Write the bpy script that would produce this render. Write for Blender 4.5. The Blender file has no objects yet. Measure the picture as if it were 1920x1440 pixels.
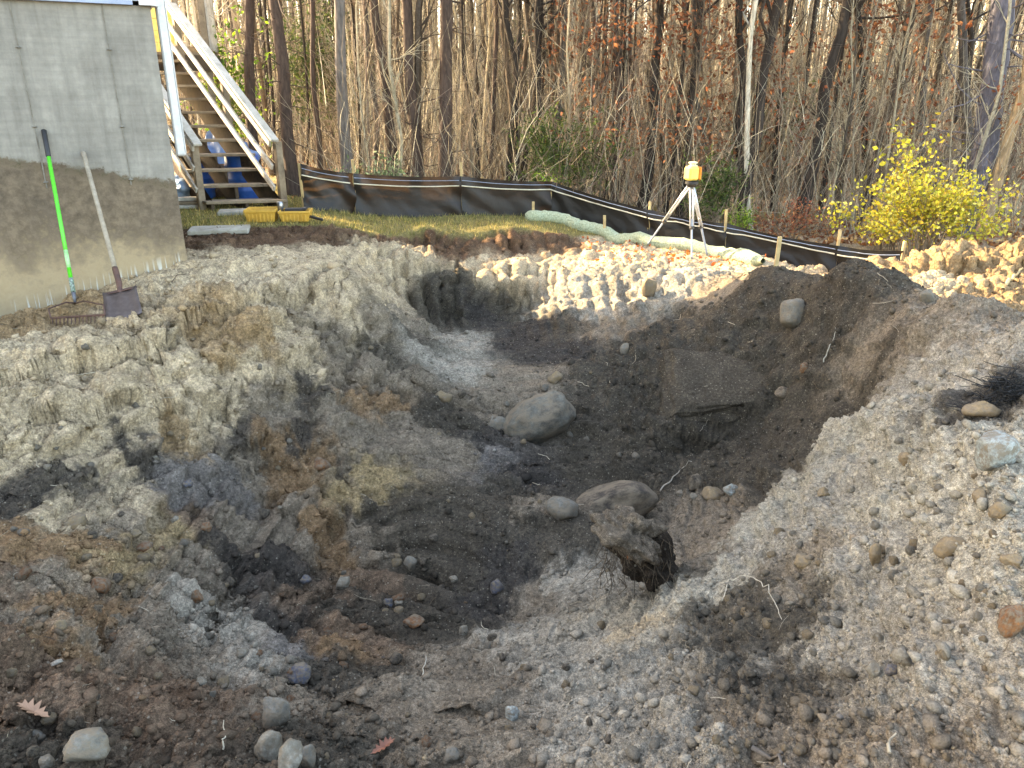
import bpy, bmesh, math, random
import numpy as np
from mathutils import Vector, Matrix, Quaternion
R = math.radians
random.seed(7); rng = np.random.default_rng(11)
S = bpy.context.scene
COL = S.collection

# ------------------------------------------------------------------ camera
FPX, CX, CY, PITCH, EYE = 1442.0, 960.0, 720.0, R(20.2), 1.5
cam_d = bpy.data.cameras.new('camera'); cam = bpy.data.objects.new('camera', cam_d); COL.objects.link(cam)
cam_d.sensor_fit = 'HORIZONTAL'; cam_d.sensor_width = 36; cam_d.lens = 36*FPX/1920
cam_d.clip_start = .05; cam_d.clip_end = 600
cam.location = (0, 0, EYE); cam.rotation_euler = (R(90)-PITCH, 0, 0)
S.camera = cam

# ------------------------------------------------------------------ sky, sun, exposure
SUN_AZ, SUN_EL = (-.90, .43), R(26)
w = bpy.data.worlds.new('World'); S.world = w; w.use_nodes = True
nt = w.node_tree; nt.nodes.clear()
sky = nt.nodes.new('ShaderNodeTexSky'); sky.sky_type = 'NISHITA'; sky.sun_disc = False
sky.sun_elevation = SUN_EL; sky.sun_rotation = math.atan2(SUN_AZ[0], SUN_AZ[1]) % (2*math.pi)
sky.air_density = 1.0; sky.dust_density = 2.0; sky.ozone_density = 1.0
bg = nt.nodes.new('ShaderNodeBackground'); bg.inputs[1].default_value = .15
wo = nt.nodes.new('ShaderNodeOutputWorld')
nt.links.new(sky.outputs[0], bg.inputs[0]); nt.links.new(bg.outputs[0], wo.inputs[0])
sd = bpy.data.lights.new('sun', 'SUN'); so = bpy.data.objects.new('sun', sd); COL.objects.link(so)
sd.energy = 2.7; sd.angle = R(.5); sd.color = (1, .89, .68)
sv = Vector((SUN_AZ[0]*math.cos(SUN_EL), SUN_AZ[1]*math.cos(SUN_EL), math.sin(SUN_EL))).normalized()
so.rotation_euler = sv.to_track_quat('Z', 'Y').to_euler(); so.location = sv*40
V = S.view_settings
V.view_transform = 'Standard'; V.look = 'None'; V.exposure = 3.35; V.gamma = 1; V.use_curve_mapping = False
V.use_white_balance = True; V.white_balance_temperature = 8500; V.white_balance_tint = 12
S.cycles.use_denoising = True
S.cycles.max_bounces = 4; S.cycles.diffuse_bounces = 2; S.cycles.transmission_bounces = 2; S.cycles.transparent_max_bounces = 4

# ------------------------------------------------------------------ pixel helpers
cp, sp = math.cos(PITCH), math.sin(PITCH)
def pray(px, py):
    u = (px-CX)/FPX; v = (CY-py)/FPX
    return np.array([u, cp+v*sp, v*cp-sp])
def at_Y(px, py, Y):
    d = pray(px, py); s = Y/d[1]
    return np.array([d[0]*s, Y, EYE+d[2]*s])

# ------------------------------------------------------------------ noise
_T = np.random.default_rng(3).random((8, 512, 512)).astype(np.float32)
def vnoise(x, y, s=0):
    xf = np.floor(x); yf = np.floor(y); fx = x-xf; fy = y-yf
    xi = xf.astype(np.int64) & 511; yi = yf.astype(np.int64) & 511
    fx = fx*fx*fx*(fx*(fx*6-15)+10); fy = fy*fy*fy*(fy*(fy*6-15)+10)
    t = _T[s % 8]; x1 = (xi+1) & 511; y1 = (yi+1) & 511
    a = t[xi, yi]; b = t[x1, yi]; c = t[xi, y1]; d = t[x1, y1]
    return ((a*(1-fx)+b*fx)*(1-fy)+(c*(1-fx)+d*fx)*fy)*2-1
def fbm(x, y, o=4, s=0, g=.5):
    r = 0; a = 1; n = 0
    for k in range(o):
        r = r+a*vnoise(x*2**k+17.3*k, y*2**k-9.1*k, s+k); n += a; a *= g
    return r/n
def domes(x, y, s=0):
    """cell domes: rounded lumps of uneven height, one per cell"""
    xf = np.floor(x); yf = np.floor(y); best = np.zeros_like(x)
    for i in (-1, 0, 1):
        for j in (-1, 0, 1):
            xi = (xf+i).astype(np.int64) & 511; yi = (yf+j).astype(np.int64) & 511
            ox = _T[s % 8][xi, yi]; oy = _T[(s+1) % 8][xi, yi]; h = _T[(s+2) % 8][xi, yi]
            dx = x-(xf+i+ox); dy = y-(yf+j+oy); r = .35+.45*h
            q = 1-(dx*dx+dy*dy)/(r*r)
            best = np.maximum(best, np.sqrt(np.maximum(q, 0))*h*r*2)
    return best
def facets(x, y, s=0):
    """broken-block relief: every cell has its own height and tilt, with sharp breaks between"""
    xf = np.floor(x); yf = np.floor(y); bd = np.full(x.shape, 9.); out = np.zeros_like(x)
    for i in (-1, 0, 1):
        for j in (-1, 0, 1):
            xi = (xf+i).astype(np.int64) & 511; yi = (yf+j).astype(np.int64) & 511
            dx = x-(xf+i+_T[s % 8][xi, yi]); dy = y-(yf+j+_T[(s+1) % 8][xi, yi]); d = dx*dx+dy*dy
            v = _T[(s+2) % 8][xi, yi]-.5+1.2*dx*(_T[(s+3) % 8][xi, yi]-.5)+1.2*dy*(_T[(s+4) % 8][xi, yi]-.5)
            m = d < bd; out = np.where(m, v, out); bd = np.where(m, d, bd)
    return out
def sstep(a, b, x):
    t = np.clip((x-a)/(b-a), 0, 1); return t*t*(3-2*t)

# ------------------------------------------------------------------ terrain: large relief from picked points (pixel column -> row, distance)
CT = {
 0:   [(1440,1.55),(1300,1.99),(1200,2.35),(1100,2.74),(1000,3.14),(900,3.57),(850,3.68),(800,3.8),(750,3.95),(700,4.2),(670,4.5),(640,5.0),(620,5.6),(602,6.05)],
 160: [(1440,1.65),(1300,2.12),(1200,2.53),(1100,2.97),(1000,3.39),(900,3.85),(850,3.95),(800,4.05),(750,4.2),(700,4.35),(670,4.5),(640,4.85),(620,5.2),(600,5.6),(580,6.0),(562,6.3)],
 320: [(1440,1.74),(1300,2.27),(1200,2.73),(1100,3.21),(1000,3.67),(950,3.86),(900,4.1),(850,4.2),(800,4.35),(750,4.5),(700,4.65),(650,4.8),(620,4.95),(595,5.2),(570,5.6),(540,6.1),(520,6.4),(505,6.62)],
 480: [(1440,1.83),(1300,2.41),(1200,2.94),(1100,3.5),(1000,4.0),(900,4.51),(850,4.62),(800,4.74),(750,4.9),(700,5.06),(650,5.16),(600,5.29),(565,5.51),(540,6.1),(520,6.5),(500,6.76),(480,7.2),(462,7.7),(446,8.1),(432,8.45),(400,9.85)],
 640: [(1440,1.88),(1300,2.54),(1200,3.13),(1150,3.47),(1100,3.78),(1050,4.06),(1000,4.24),(950,4.43),(900,4.65),(850,4.87),(800,5.04),(750,5.36),(700,5.74),(680,5.88),(640,6.05),(600,6.16),(560,6.25),(530,6.35),(505,6.6),(490,7.1),(472,7.9),(458,8.3),(436,8.62),(415,9.69),(405,10.1)],
 800: [(1440,1.93),(1300,2.65),(1200,3.32),(1150,3.67),(1080,4.04),(1000,4.3),(965,4.36),(930,4.61),(880,4.97),(840,5.23),(800,5.5),(760,5.8),(720,6.03),(680,6.38),(645,6.7),(622,7.3),(600,7.85),(580,7.95),(550,8.05),(520,8.15),(495,8.3),(482,8.7),(470,9.2),(455,9.35),(437,9.45),(428,9.9),(410,10.9)],
 960: [(1440,1.88),(1300,2.54),(1200,3.19),(1150,3.74),(1080,4.0),(1000,4.2),(965,4.27),(935,4.76),(900,5.04),(860,5.36),(820,5.62),(780,5.84),(740,6.12),(700,6.48),(680,6.77),(640,7.5),(600,8.1),(575,8.4),(555,8.5),(530,8.6),(505,8.7),(492,8.9),(480,9.25),(472,9.5),(455,9.58),(438,9.66),(430,9.95),(410,10.95)],
 1120:[(1440,1.8),(1300,2.38),(1200,2.94),(1140,3.27),(1100,3.71),(1050,4.06),(1000,4.26),(975,4.33),(945,4.68),(900,5.08),(860,5.36),(820,5.58),(780,5.77),(740,6.04),(700,6.31),(660,6.69),(620,7.2),(590,7.51),(560,7.77),(530,8.0),(512,8.16),(498,8.6),(480,9.2),(462,9.7),(447,10.2),(430,10.9)],
 1280:[(1440,1.69),(1300,2.16),(1200,2.57),(1120,2.92),(1098,3.75),(1000,4.3),(950,4.64),(900,5.04),(860,5.29),(800,5.5),(760,5.65),(700,5.97),(640,6.47),(600,6.88),(560,7.29),(530,7.55),(516,7.69),(504,8.4),(484,9.0),(465,9.7),(452,10.2)],
 1440:[(1440,1.6),(1300,1.99),(1200,2.315),(1100,2.68),(1000,3.14),(950,3.39),(936,4.25),(900,4.52),(860,4.88),(820,5.2),(780,5.35),(740,5.47),(700,5.68),(640,5.88),(600,6.09),(560,6.28),(520,6.56),(503,6.7),(494,8.6),(486,9.2)],
 1600:[(1440,1.458),(1300,1.77),(1200,2.03),(1100,2.31),(1000,2.645),(900,3.1),(830,3.5),(790,3.69),(776,4.7),(720,4.85),(680,5.04),(640,5.16),(600,5.29),(560,5.38),(520,5.6),(493,5.79)],
 1680:[(720,4.35),(660,4.6),(600,4.9),(550,5.2),(512,5.45)],
 1760:[(1440,1.364),(1300,1.604),(1200,1.777),(1100,1.97),(1000,2.23),(900,2.6),(800,2.89),(757,3.1),(740,3.5),(700,3.69),(640,3.92),(600,4.06),(563,4.2),(545,6.9),(500,7.5),(466,7.95)],
 1920:[(1440,1.27),(1300,1.46),(1200,1.6),(1100,1.74),(1000,1.93),(900,2.245),(800,2.54),(750,2.75),(700,2.98),(650,3.18),(608,3.36),(592,6.5),(540,7.1),(500,7.5),(472,7.9)],
}
CT[-160] = [(a, b) for a, b in CT[0]]
CT[2080] = [(a, b) for a, b in CT[1920]]
FENCE = [(570,402,9.9,.58),(668,410,10.3,.53),(866,410,10.6,.51),(1033,410,10.9,.46),(1215,452,10.3,.44),(1358,485,9.6,.44),(1563,528,9.0,.42),(1680,552,8.6,.42)]
pts = []
for px, lst in CT.items():
    for py, Y in lst:
        pts.append(at_Y(px, py, Y))
for px, py, Y, h in FENCE:
    pts.append(at_Y(px, py, Y))
for p in [(-9,13,.2),(-9,9.5,.2),(-5.5,10,.18),(-4.5,12,.17),(-2.5,13,.05),(0,13,-.15),(3,13,-.35),(6,13,-.4),(9,13,-.4),(9,9,-.35),(6.3,9.5,-.35),(9,5,-.1),(7,6,-.3),(9,0,.2),(4,.3,.25),(2,.2,.12),(0,.4,-.1),(-2,.4,-.1),(-4,.5,-.1),(0,-2,0),(4,-2,.2),(-4,-2,0),(9,-2,.2),(-9,-2,0),(-9,3,-.1),(-6.5,4.5,-.1),(-5.3,5.3,-.15),(-5,7,-.1),(-3.4,7.2,.1),(-3.0,7.7,.12),(-7,8,.1),
          (4.4,6.2,-.3),(3.3,6.5,-.25),(4.6,9.3,-.38),(5.6,8.8,-.35),(2.6,8.2,-.3),(3.3,7.6,-.3),(5.2,4.4,-.1),(5.5,3,.1),(2.55,3.7,.42),(2.97,4.3,.2),(3.45,5.0,0),(2.78,4.4,.22),(3.29,5.2,0),(2.66,4.6,.3),(3.1,5.4,.08),(3.6,4.2,.15),(4.2,3.6,.1)]:
    pts.append(np.array(p, float))
P = np.array(pts)
GX0, GX1, GY0, GY1, GS = -9., 9., -2., 13., .06
gx = np.arange(GX0, GX1+GS/2, GS); gy = np.arange(GY0, GY1+GS/2, GS)
def mq(d2): return -np.sqrt(d2+.10**2)
A = mq(((P[:, None, :2]-P[None, :, :2])**2).sum(-1))
n = len(P)
M = np.zeros((n+3, n+3)); M[:n, :n] = A + np.eye(n)*.01
M[:n, n] = 1; M[:n, n+1:n+3] = P[:, :2]; M[n, :n] = 1; M[n+1:n+3, :n] = P[:, :2].T
sol = np.linalg.solve(M, np.concatenate([P[:, 2], np.zeros(3)]))
XX, YY = np.meshgrid(gx, gy, indexing='ij')
G = sol[n]+sol[n+1]*XX+sol[n+2]*YY
for k in range(n):
    G += sol[k]*mq((XX-P[k, 0])**2+(YY-P[k, 1])**2)
def hill(x, y):
    return -.15 - .2*sstep(0, 4, x) + .3*sstep(-1, -5, x) + 6.6*sstep(19, 100, y)*(1+.1*np.sin(x*.07+1)) + .25*fbm(x*.15, y*.15, 3, 2)*sstep(14, 25, y)
def base(x, y):
    x = np.asarray(x, float); y = np.asarray(y, float)
    fx = np.clip((x-GX0)/GS, 0, len(gx)-1.001); fy = np.clip((y-GY0)/GS, 0, len(gy)-1.001)
    i = fx.astype(int); j = fy.astype(int); fx = fx-i; fy = fy-j
    z = (G[i, j]*(1-fx)+G[i+1, j]*fx)*(1-fy)+(G[i, j+1]*(1-fx)+G[i+1, j+1]*fx)*fy
    wgt = np.minimum(sstep(9, 7.2, np.abs(x)), np.minimum(sstep(13, 11.6, y), sstep(-2, -.6, y)))
    return z*wgt + hill(x, y)*(1-wgt)
def hit(px, py, f, y0=.8, y1=40):
    d = pray(px, py); ys = np.concatenate([np.arange(y0, 13, .01), np.arange(13, y1, .05)])
    s = ys/d[1]; z = EYE+d[2]*s; x = d[0]*s
    g = f(x, ys); k = np.argmax(z <= g)
    if z[k] > g[k]: k = len(ys)-1
    return np.array([x[k], ys[k], g[k]])
YEX = [-9, -2.78, -1.9, -1.04, 0, .9, 1.5, 2.2, 12]; YEY = [8.3, 8.4, 8.6, 9.42, 9.66, 9.95, 10.3, 12.5, 13.5]
def lawn_mask(x, y):
    e = np.interp(x, YEX, YEY)+.07*fbm(x*3, y*3, 3, 1)
    return sstep(e-.02, e+.12, y)*sstep(17, 14.5, y+fbm(x*.5, y*.5, 2, 4))
def seg_mask(x, y, cx, cy, rx, ry, ang=0):
    c, s = math.cos(ang), math.sin(ang); dx = x-cx; dy = y-cy
    return np.exp(-(((dx*c+dy*s)/rx)**2+((-dx*s+dy*c)/ry)**2))
CARVE = [(1340,812,-.12,.42,.07),(1180,548,-.10,.16,.10),(1800,505,-.18,.22,.20),(1840,520,-.10,.2,.12),(1230,1085,-.06,.2,.12),(150,765,-.08,.06,.08),(565,735,-.05,.2,.1),(840,575,-.08,.2,.12),(720,650,-.07,.1,.12)]
CARVE = [(hit(a, b, base), c, d, e) for a, b, c, d, e in CARVE]
def _sc(pix, dz, rg, fr):
    g = np.array([hit(a, b, base) for a, b in pix]); o_ = np.argsort(g[:, 0]); return (g[o_, 0], g[o_, 1], dz, rg, fr)
SCARP = [_sc([(-140, 690), (0, 692), (90, 672), (160, 664), (240, 648), (330, 628)], .17, .55, 3.2), _sc([(335, 596), (400, 588), (480, 562), (560, 535), (650, 498)], .15, .6, 2.2),
         _sc([(0, 800), (120, 775), (240, 770), (340, 775), (430, 760)], .09, .5, 3.0), _sc([(640, 520), (720, 500), (800, 492), (860, 490)], .14, .5, 5.0),
         _sc([(1290, 1128), (1340, 1085), (1420, 985), (1500, 905)], .02, .4, 2.0)]
def macro(x, y):
    x = np.asarray(x, float); y = np.asarray(y, float)
    lw = lawn_mask(x, y); forest = sstep(10.6, 12, y); soil = (1-lw)*(1-forest)
    far = sstep(5.8, 7.2, y)*soil
    # tooth flutes on the far and left scarps: the cut face wanders in and out
    flu = np.abs(((x*6.2+.8*fbm(x*1.5, y*1.2, 2, 5)) % 1)*2-1)
    flu2 = np.abs(((y*4.6+x*1.1+1.0*fbm(x*1.2, y*1.1, 2, 6)) % 1)*2-1)
    leftb = sstep(.4, -.6, x+.15*(y-5))*sstep(2.6, 3.4, y)*soil
    wx = .05*fbm(x*2.3, y*2.3, 3, 1)+.03*vnoise(x*7, y*7, 2)
    wy = .05*fbm(x*2.3+40, y*2.3, 3, 3)+.03*vnoise(x*7+9, y*7, 4)
    heap = 1-.65*sstep(.3, .9, x)*sstep(4.4, 3.8, y); wx = wx*heap; wy = wy*heap
    z = base(x+wx*soil+leftb*.05*(flu2-.5), y+wy*soil+far*.16*(flu-.5))
    # long excavator-tooth ridges running down the left bank and the foreground
    gl = sstep(.9, -.3, x-.1*(y-3))*sstep(1.2, 2.0, y)*sstep(6.6, 5.6, y)*soil
    amp = .35+.65*sstep(-.3, .5, fbm(x*.8, y*.8, 2, 7))
    z = z+gl*amp*.13*(flu2**.8-.5)
    gr = soil*sstep(.9, 2.2, x)*sstep(3.2, 4.2, y)
    st = (x*.8+y*.55)
    z = z+gr*.022*fbm(st*1.2, (x*.55-y*.8)*6, 3, 5)
    for cx_, cy_, dz, rng_, fr_ in SCARP:
        sc_ = y-(np.interp(x, cx_, cy_, left=99, right=99)+.09*np.abs(((x*fr_+.7*fbm(x*2, y*2, 2, 4)) % 1)*2-1)+.05*fbm(x*5, x*0+3.3, 2, 5))
        z = z-dz*(1-sstep(-.025, .012, sc_))*sstep(-rng_, -rng_*.35, sc_)
    # cut edge: the turf stands a little proud
    z = z+.05*lw*(1-forest)
    z = z+lw*.012*fbm(x*4, y*4, 2, 2)+forest*.05*fbm(x*1.5, y*1.5, 3, 3)
    for c, dz, rx, ry in CARVE:
        z = z+dz*seg_mask(x, y, c[0], c[1], rx, ry)
    return z
def detail(x, y, z):
    """lumps, clods and crumbs, measured outward from the slope; noise runs along the slope"""
    lw = lawn_mask(x, y); forest = sstep(10.6, 12, y); soil = (1-lw)*(1-forest)
    gr = soil*sstep(.9, 2.2, x)*sstep(3.2, 4.2, y)
    rough = soil*(.5+.5*sstep(-.4, .5, fbm(x*.7, y*.7, 2, 3)))
    smooth = gr*sstep(4.2, 4.8, y)*sstep(7.6, 7.0, y)
    rough = rough*(1-.55*smooth)*(1-.35*sstep(.4, 1.0, x)*sstep(4.4, 3.8, y)); big = .5+.5*sstep(5.2, 6.6, y)
    X = x+z*np.tanh(x/.6); Y = y+z*np.tanh((y-3.6)/.6)
    X, Y = X+.02*vnoise(X*8, Y*8, 1), Y+.02*vnoise(X*8+5, Y*8, 2)
    clump = sstep(-.5, .3, fbm(X*2, Y*2, 2, 5))
    fr_ = 1-.6*sstep(7.6, 8.2, y); wob = .45*fbm(X*7, Y*7, 3, 3)
    d = rough*(.080*fbm(X*2.6, Y*2.6, 4, 0, .6)+.045*fr_*(domes(X*5.0+fbm(X*3, Y*3, 2, 1)*.6, Y*5.0, 0)-.3)
               +.055*fr_*facets(X*5.5+wob, Y*5.5-wob, 1)*(.3+.7*clump)+.034*facets(X*12+wob, Y*12+wob, 4)
               +.026*fr_*domes(X*10.5+.5*vnoise(X*9, Y*9, 3), Y*10.5+.5*vnoise(X*9, Y*9, 2), 2)*clump+.016*facets(X*26+wob, Y*26-wob, 6)+.018*domes(X*22+.4*vnoise(X*20, Y*20, 3), Y*22, 4)*(.4+.6*clump)
               +.012*domes(X*50, Y*50, 1)+.007*fbm(X*40, Y*40, 2, 6, .6))
    pile = sstep(2.8, 3.3, x)*sstep(6.2, 6.8, y)*sstep(9.0, 8.4, y)
    d = d+pile*(.05*(domes(X*3.1, Y*3.1, 3)-.2)+.05*facets(X*9, Y*9, 1)+.03*facets(X*20, Y*20, 2)+.05*fbm(X*9, Y*9, 4, 3, .65))
    terr = sstep(7.8, 8.3, y)*soil*sstep(2.2, 1.5, x)
    d = d+terr*(.02*(domes(X*5.2, Y*4.4, 5)-.3)+.05*facets(X*7, Y*5, 5)+.05*fbm(X*8, Y*8, 4, 2, .65))
    return d
def height(x, y):
    z = macro(x, y); return z+detail(np.asarray(x, float), np.asarray(y, float), z)
def ground(px, py):
    """the point of the built ground seen at a pixel"""
    d = Vector(pray(px, py)).normalized(); ok, loc, _, _ = gr_o.ray_cast(Vector((0, 0, EYE)), d)
    return np.array(loc) if ok else hit(px, py, height)
def gz(x, y):
    ok, loc, _, _ = gr_o.ray_cast(Vector((x, y, 20)), Vector((0, 0, -1))); return loc.z if ok else float(height(np.array([x]), np.array([y]))[0])
def gzv(x, y): return np.array([gz(a, b) for a, b in zip(x, y)])

# ------------------------------------------------------------------ mesh helpers
def mesh_np(name, v, f, smooth=True, cols=None, uv=None):
    me = bpy.data.meshes.new(name); v = np.asarray(v, np.float32); f = np.asarray(f, np.int32)
    k = f.shape[1]
    me.vertices.add(len(v)); me.vertices.foreach_set('co', v.ravel())
    me.loops.add(f.size); me.loops.foreach_set('vertex_index', f.ravel())
    me.polygons.add(len(f)); me.polygons.foreach_set('loop_start', np.arange(0, f.size, k, dtype=np.int32))
    me.polygons.foreach_set('loop_total', np.full(len(f), k, np.int32))
    me.polygons.foreach_set('use_smooth', np.full(len(f), smooth))
    if cols is not None:
        c = np.ones((len(v), 4), np.float32); c[:, :3] = cols
        at = me.color_attributes.new('Col', 'FLOAT_COLOR', 'POINT'); at.data.foreach_set('color', c.ravel())
    me.update(); me.validate()
    return me
def link(name, me, m=None, parent=None):
    o = bpy.data.objects.new(name, me); COL.objects.link(o)
    if m is not None:
        me.materials.clear(); me.materials.append(m)
    if parent is not None: o.parent = parent
    return o
def tag(o, label=None, cat=None, group=None, kind=None):
    if label: o['label'] = label
    if cat: o['category'] = cat
    if group: o['group'] = group
    if kind: o['kind'] = kind
    return o
def empty(name, loc=(0, 0, 0), rz=0):
    o = bpy.data.objects.new(name, None); COL.objects.link(o); o.location = loc; o.rotation_euler = (0, 0, rz)
    o.empty_display_size = .1
    return o
class MB:
    """collects boxes, bars and tubes; build() makes one mesh object"""
    def __init__(s): s.bm = bmesh.new()
    def box(s, c, d, rot=None):
        m = Matrix.Translation(c) @ (rot.to_4x4() if rot is not None else Matrix.Identity(4)) @ Matrix.Diagonal((*d, 1))
        bmesh.ops.create_cube(s.bm, size=1, matrix=m); return s
    def bar(s, a, b, wd, th, up=(0, 0, 1)):
        a = Vector(a); b = Vector(b); d = b-a; L = d.length; z = d.normalized(); u = Vector(up)
        x = u.cross(z)
        if x.length < 1e-4: x = Vector((1, 0, 0))
        x.normalize(); y = z.cross(x)
        rot = Matrix((x, y, z)).transposed()
        return s.box((a+b)/2, (wd, th, L), rot)
    def tube(s, pts, rad, n=10, cap=True):
        pts = [Vector(p) for p in pts]
        if not hasattr(rad, '__len__'): rad = [rad]*len(pts)
        rings = []; ref = None
        for i, p in enumerate(pts):
            t = (pts[min(i+1, len(pts)-1)]-pts[max(i-1, 0)]).normalized()
            if ref is None: ref = Vector((0, 0, 1)) if abs(t.z) < .9 else Vector((1, 0, 0))
            x = ref.cross(t).normalized(); y = t.cross(x); ref = t.cross(x).cross(t)*-1 if False else y.cross(t)*-1 if False else ref
            rings.append([s.bm.verts.new(p+(x*math.cos(2*math.pi*k/n)+y*math.sin(2*math.pi*k/n))*rad[i]) for k in range(n)])
        for a, b in zip(rings[:-1], rings[1:]):
            for k in range(n): s.bm.faces.new((a[k], a[(k+1) % n], b[(k+1) % n], b[k]))
        if cap: s.bm.faces.new(rings[0][::-1]); s.bm.faces.new(rings[-1])
        return s
    def lathe(s, prof, n=16, c=(0, 0, 0)):
        rings = [[s.bm.verts.new((c[0]+r*math.cos(2*math.pi*k/n), c[1]+r*math.sin(2*math.pi*k/n), c[2]+z)) for k in range(n)] for r, z in prof]
        for a, b in zip(rings[:-1], rings[1:]):
            for k in range(n): s.bm.faces.new((a[k], a[(k+1) % n], b[(k+1) % n], b[k]))
        s.bm.faces.new(rings[0][::-1]); s.bm.faces.new(rings[-1]); return s
    def build(s, name, m, parent=None, smooth=False, bevel=0):
        if bevel:
            bmesh.ops.bevel(s.bm, geom=[e for e in s.bm.edges], offset=bevel, segments=1, affect='EDGES', clamp_overlap=True)
        bmesh.ops.recalc_face_normals(s.bm, faces=s.bm.faces)
        me = bpy.data.meshes.new(name); s.bm.to_mesh(me); s.bm.free()
        if smooth:
            for p in me.polygons: p.use_smooth = True
        return link(name, me, m, parent)
def tubes_np(Pn, Rn, sides=3):
    """n polylines of K points -> one quad array"""
    n, K, _ = Pn.shape
    T = np.empty_like(Pn); T[:, 1:-1] = Pn[:, 2:]-Pn[:, :-2]; T[:, 0] = Pn[:, 1]-Pn[:, 0]; T[:, -1] = Pn[:, -1]-Pn[:, -2]
    T /= np.linalg.norm(T, axis=2, keepdims=True)+1e-9
    ref = np.array([.31, .17, .05])[None, None]; ref = np.broadcast_to(ref, T.shape).copy()
    ref[np.abs(T[..., 2]) < .6] = (.05, .1, 1)
    X = np.cross(ref, T); X /= np.linalg.norm(X, axis=2, keepdims=True)+1e-9; Yv = np.cross(T, X)
    a = np.arange(sides)*2*np.pi/sides
    Vv = Pn[:, :, None]+Rn[:, :, None, None]*(X[:, :, None]*np.cos(a)[None, None, :, None]+Yv[:, :, None]*np.sin(a)[None, None, :, None])
    idx = np.arange(n*K*sides).reshape(n, K, sides)
    q = np.stack([idx[:, :-1], np.roll(idx, -1, 2)[:, :-1], np.roll(idx, -1, 2)[:, 1:], idx[:, 1:]], -1).reshape(-1, 4)
    return Vv.reshape(-1, 3), q
def join_np(parts):
    vs, fs, cs, o = [], [], [], 0
    for p in parts:
        vs.append(p[0]); fs.append(p[1]+o); o += len(p[0])
        if len(p) > 2: cs.append(p[2])
    return np.concatenate(vs), np.concatenate(fs), (np.concatenate(cs) if cs else None)

# ------------------------------------------------------------------ materials
def lin(r, g, b):
    f = lambda c: ((c/255)/12.92 if c/255 <= .04045 else ((c/255+.055)/1.055)**2.4)
    return (f(r), f(g), f(b))
class NT:
    def __init__(s, name):
        s.m = bpy.data.materials.new(name); s.m.use_nodes = True; s.t = s.m.node_tree; s.t.nodes.clear()
        s.out = s.n('ShaderNodeOutputMaterial'); s.b = s.n('ShaderNodeBsdfPrincipled'); s.l(s.b.outputs[0], s.out.inputs[0])
    def n(s, t, **k):
        o = s.t.nodes.new(t)
        for a, b in k.items(): setattr(o, a, b)
        return o
    def l(s, a, b): s.t.links.new(a, b)
    def coord(s, kind='Object', scale=(1, 1, 1)):
        c = s.n('ShaderNodeTexCoord'); mp = s.n('ShaderNodeMapping'); mp.inputs['Scale'].default_value = scale
        s.l(c.outputs[kind], mp.inputs[0]); return mp.outputs[0]
    def noise(s, co, scale, detail=5, rough=.6):
        x = s.n('ShaderNodeTexNoise'); x.inputs['Scale'].default_value = scale; x.inputs['Detail'].default_value = detail
        x.inputs['Roughness'].default_value = rough; s.l(co, x.inputs['Vector']); return x.outputs[0]
    def voro(s, co, scale, out='Distance'):
        x = s.n('ShaderNodeTexVoronoi'); x.inputs['Scale'].default_value = scale; s.l(co, x.inputs['Vector']); return x.outputs[out]
    def ramp(s, f, stops):
        x = s.n('ShaderNodeValToRGB'); e = x.color_ramp.elements
        while len(e) < len(stops): e.new(.5)
        for k, (p, c) in enumerate(stops):
            e[k].position = p; e[k].color = (*c, 1) if hasattr(c, '__len__') else (c, c, c, 1)
        s.l(f, x.inputs[0]); return x.outputs[0]
    def mix(s, f, a, b, mode='MIX'):
        x = s.n('ShaderNodeMix', data_type='RGBA', blend_type=mode)
        for sock, v in ((x.inputs[0], f), (x.inputs[6], a), (x.inputs[7], b)):
            if hasattr(v, 'links'): s.l(v, sock)
            elif hasattr(v, '__len__'): sock.default_value = (*v, 1)
            else: sock.default_value = v
        return x.outputs[2]
    def math(s, op, a, b=0.0, c=None):
        x = s.n('ShaderNodeMath', operation=op)
        for sock, v in zip(x.inputs, (a, b, c)):
            if v is None: continue
            if hasattr(v, 'links'): s.l(v, sock)
            else: sock.default_value = v
        return x.outputs[0]
    def bump(s, h, strength=.5, dist=.02, prev=None):
        x = s.n('ShaderNodeBump'); x.inputs['Strength'].default_value = strength; x.inputs['Distance'].default_value = dist
        s.l(h, x.inputs['Height'])
        if prev is not None: s.l(prev, x.inputs['Normal'])
        return x.outputs[0]
    def fin(s, col=None, rough=.85, nrm=None, metal=0, spec=None):
        if col is not None:
            if hasattr(col, 'links'): s.l(col, s.b.inputs['Base Color'])
            else: s.b.inputs['Base Color'].default_value = (*col, 1)
        if hasattr(rough, 'links'): s.l(rough, s.b.inputs['Roughness'])
        else: s.b.inputs['Roughness'].default_value = rough
        s.b.inputs['Metallic'].default_value = metal
        if spec is not None: s.b.inputs['Specular IOR Level'].default_value = spec
        if nrm is not None: s.l(nrm, s.b.inputs['Normal'])
        return s.m
def plain(name, c1, c2=None, scale=6, rough=.7, bump=.25, dist=.004, stretch=(1, 1, 1), metal=0, coord='Object', spec=None, wear=None):
    t = NT(name); co = t.coord(coord, stretch); c2 = c2 or tuple(x*.6 for x in c1)
    f = t.noise(co, scale, 6, .65); f2 = t.noise(co, scale*5, 3, .6)
    col = t.mix(t.ramp(f, [(.32, 0.), (.68, 1.)]), c2, c1)
    col = t.mix(.35, col, t.ramp(f2, [(.25, .35), (.75, 1.)]), 'MULTIPLY')
    if wear:
        col = t.mix(t.ramp(t.noise(co, scale*1.7, 8, .75), [(.58, 0.), (.66, 1.)]), col, wear)
    return t.fin(col, rough, t.bump(f2, bump, dist), metal, spec)
MAT = {}
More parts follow.
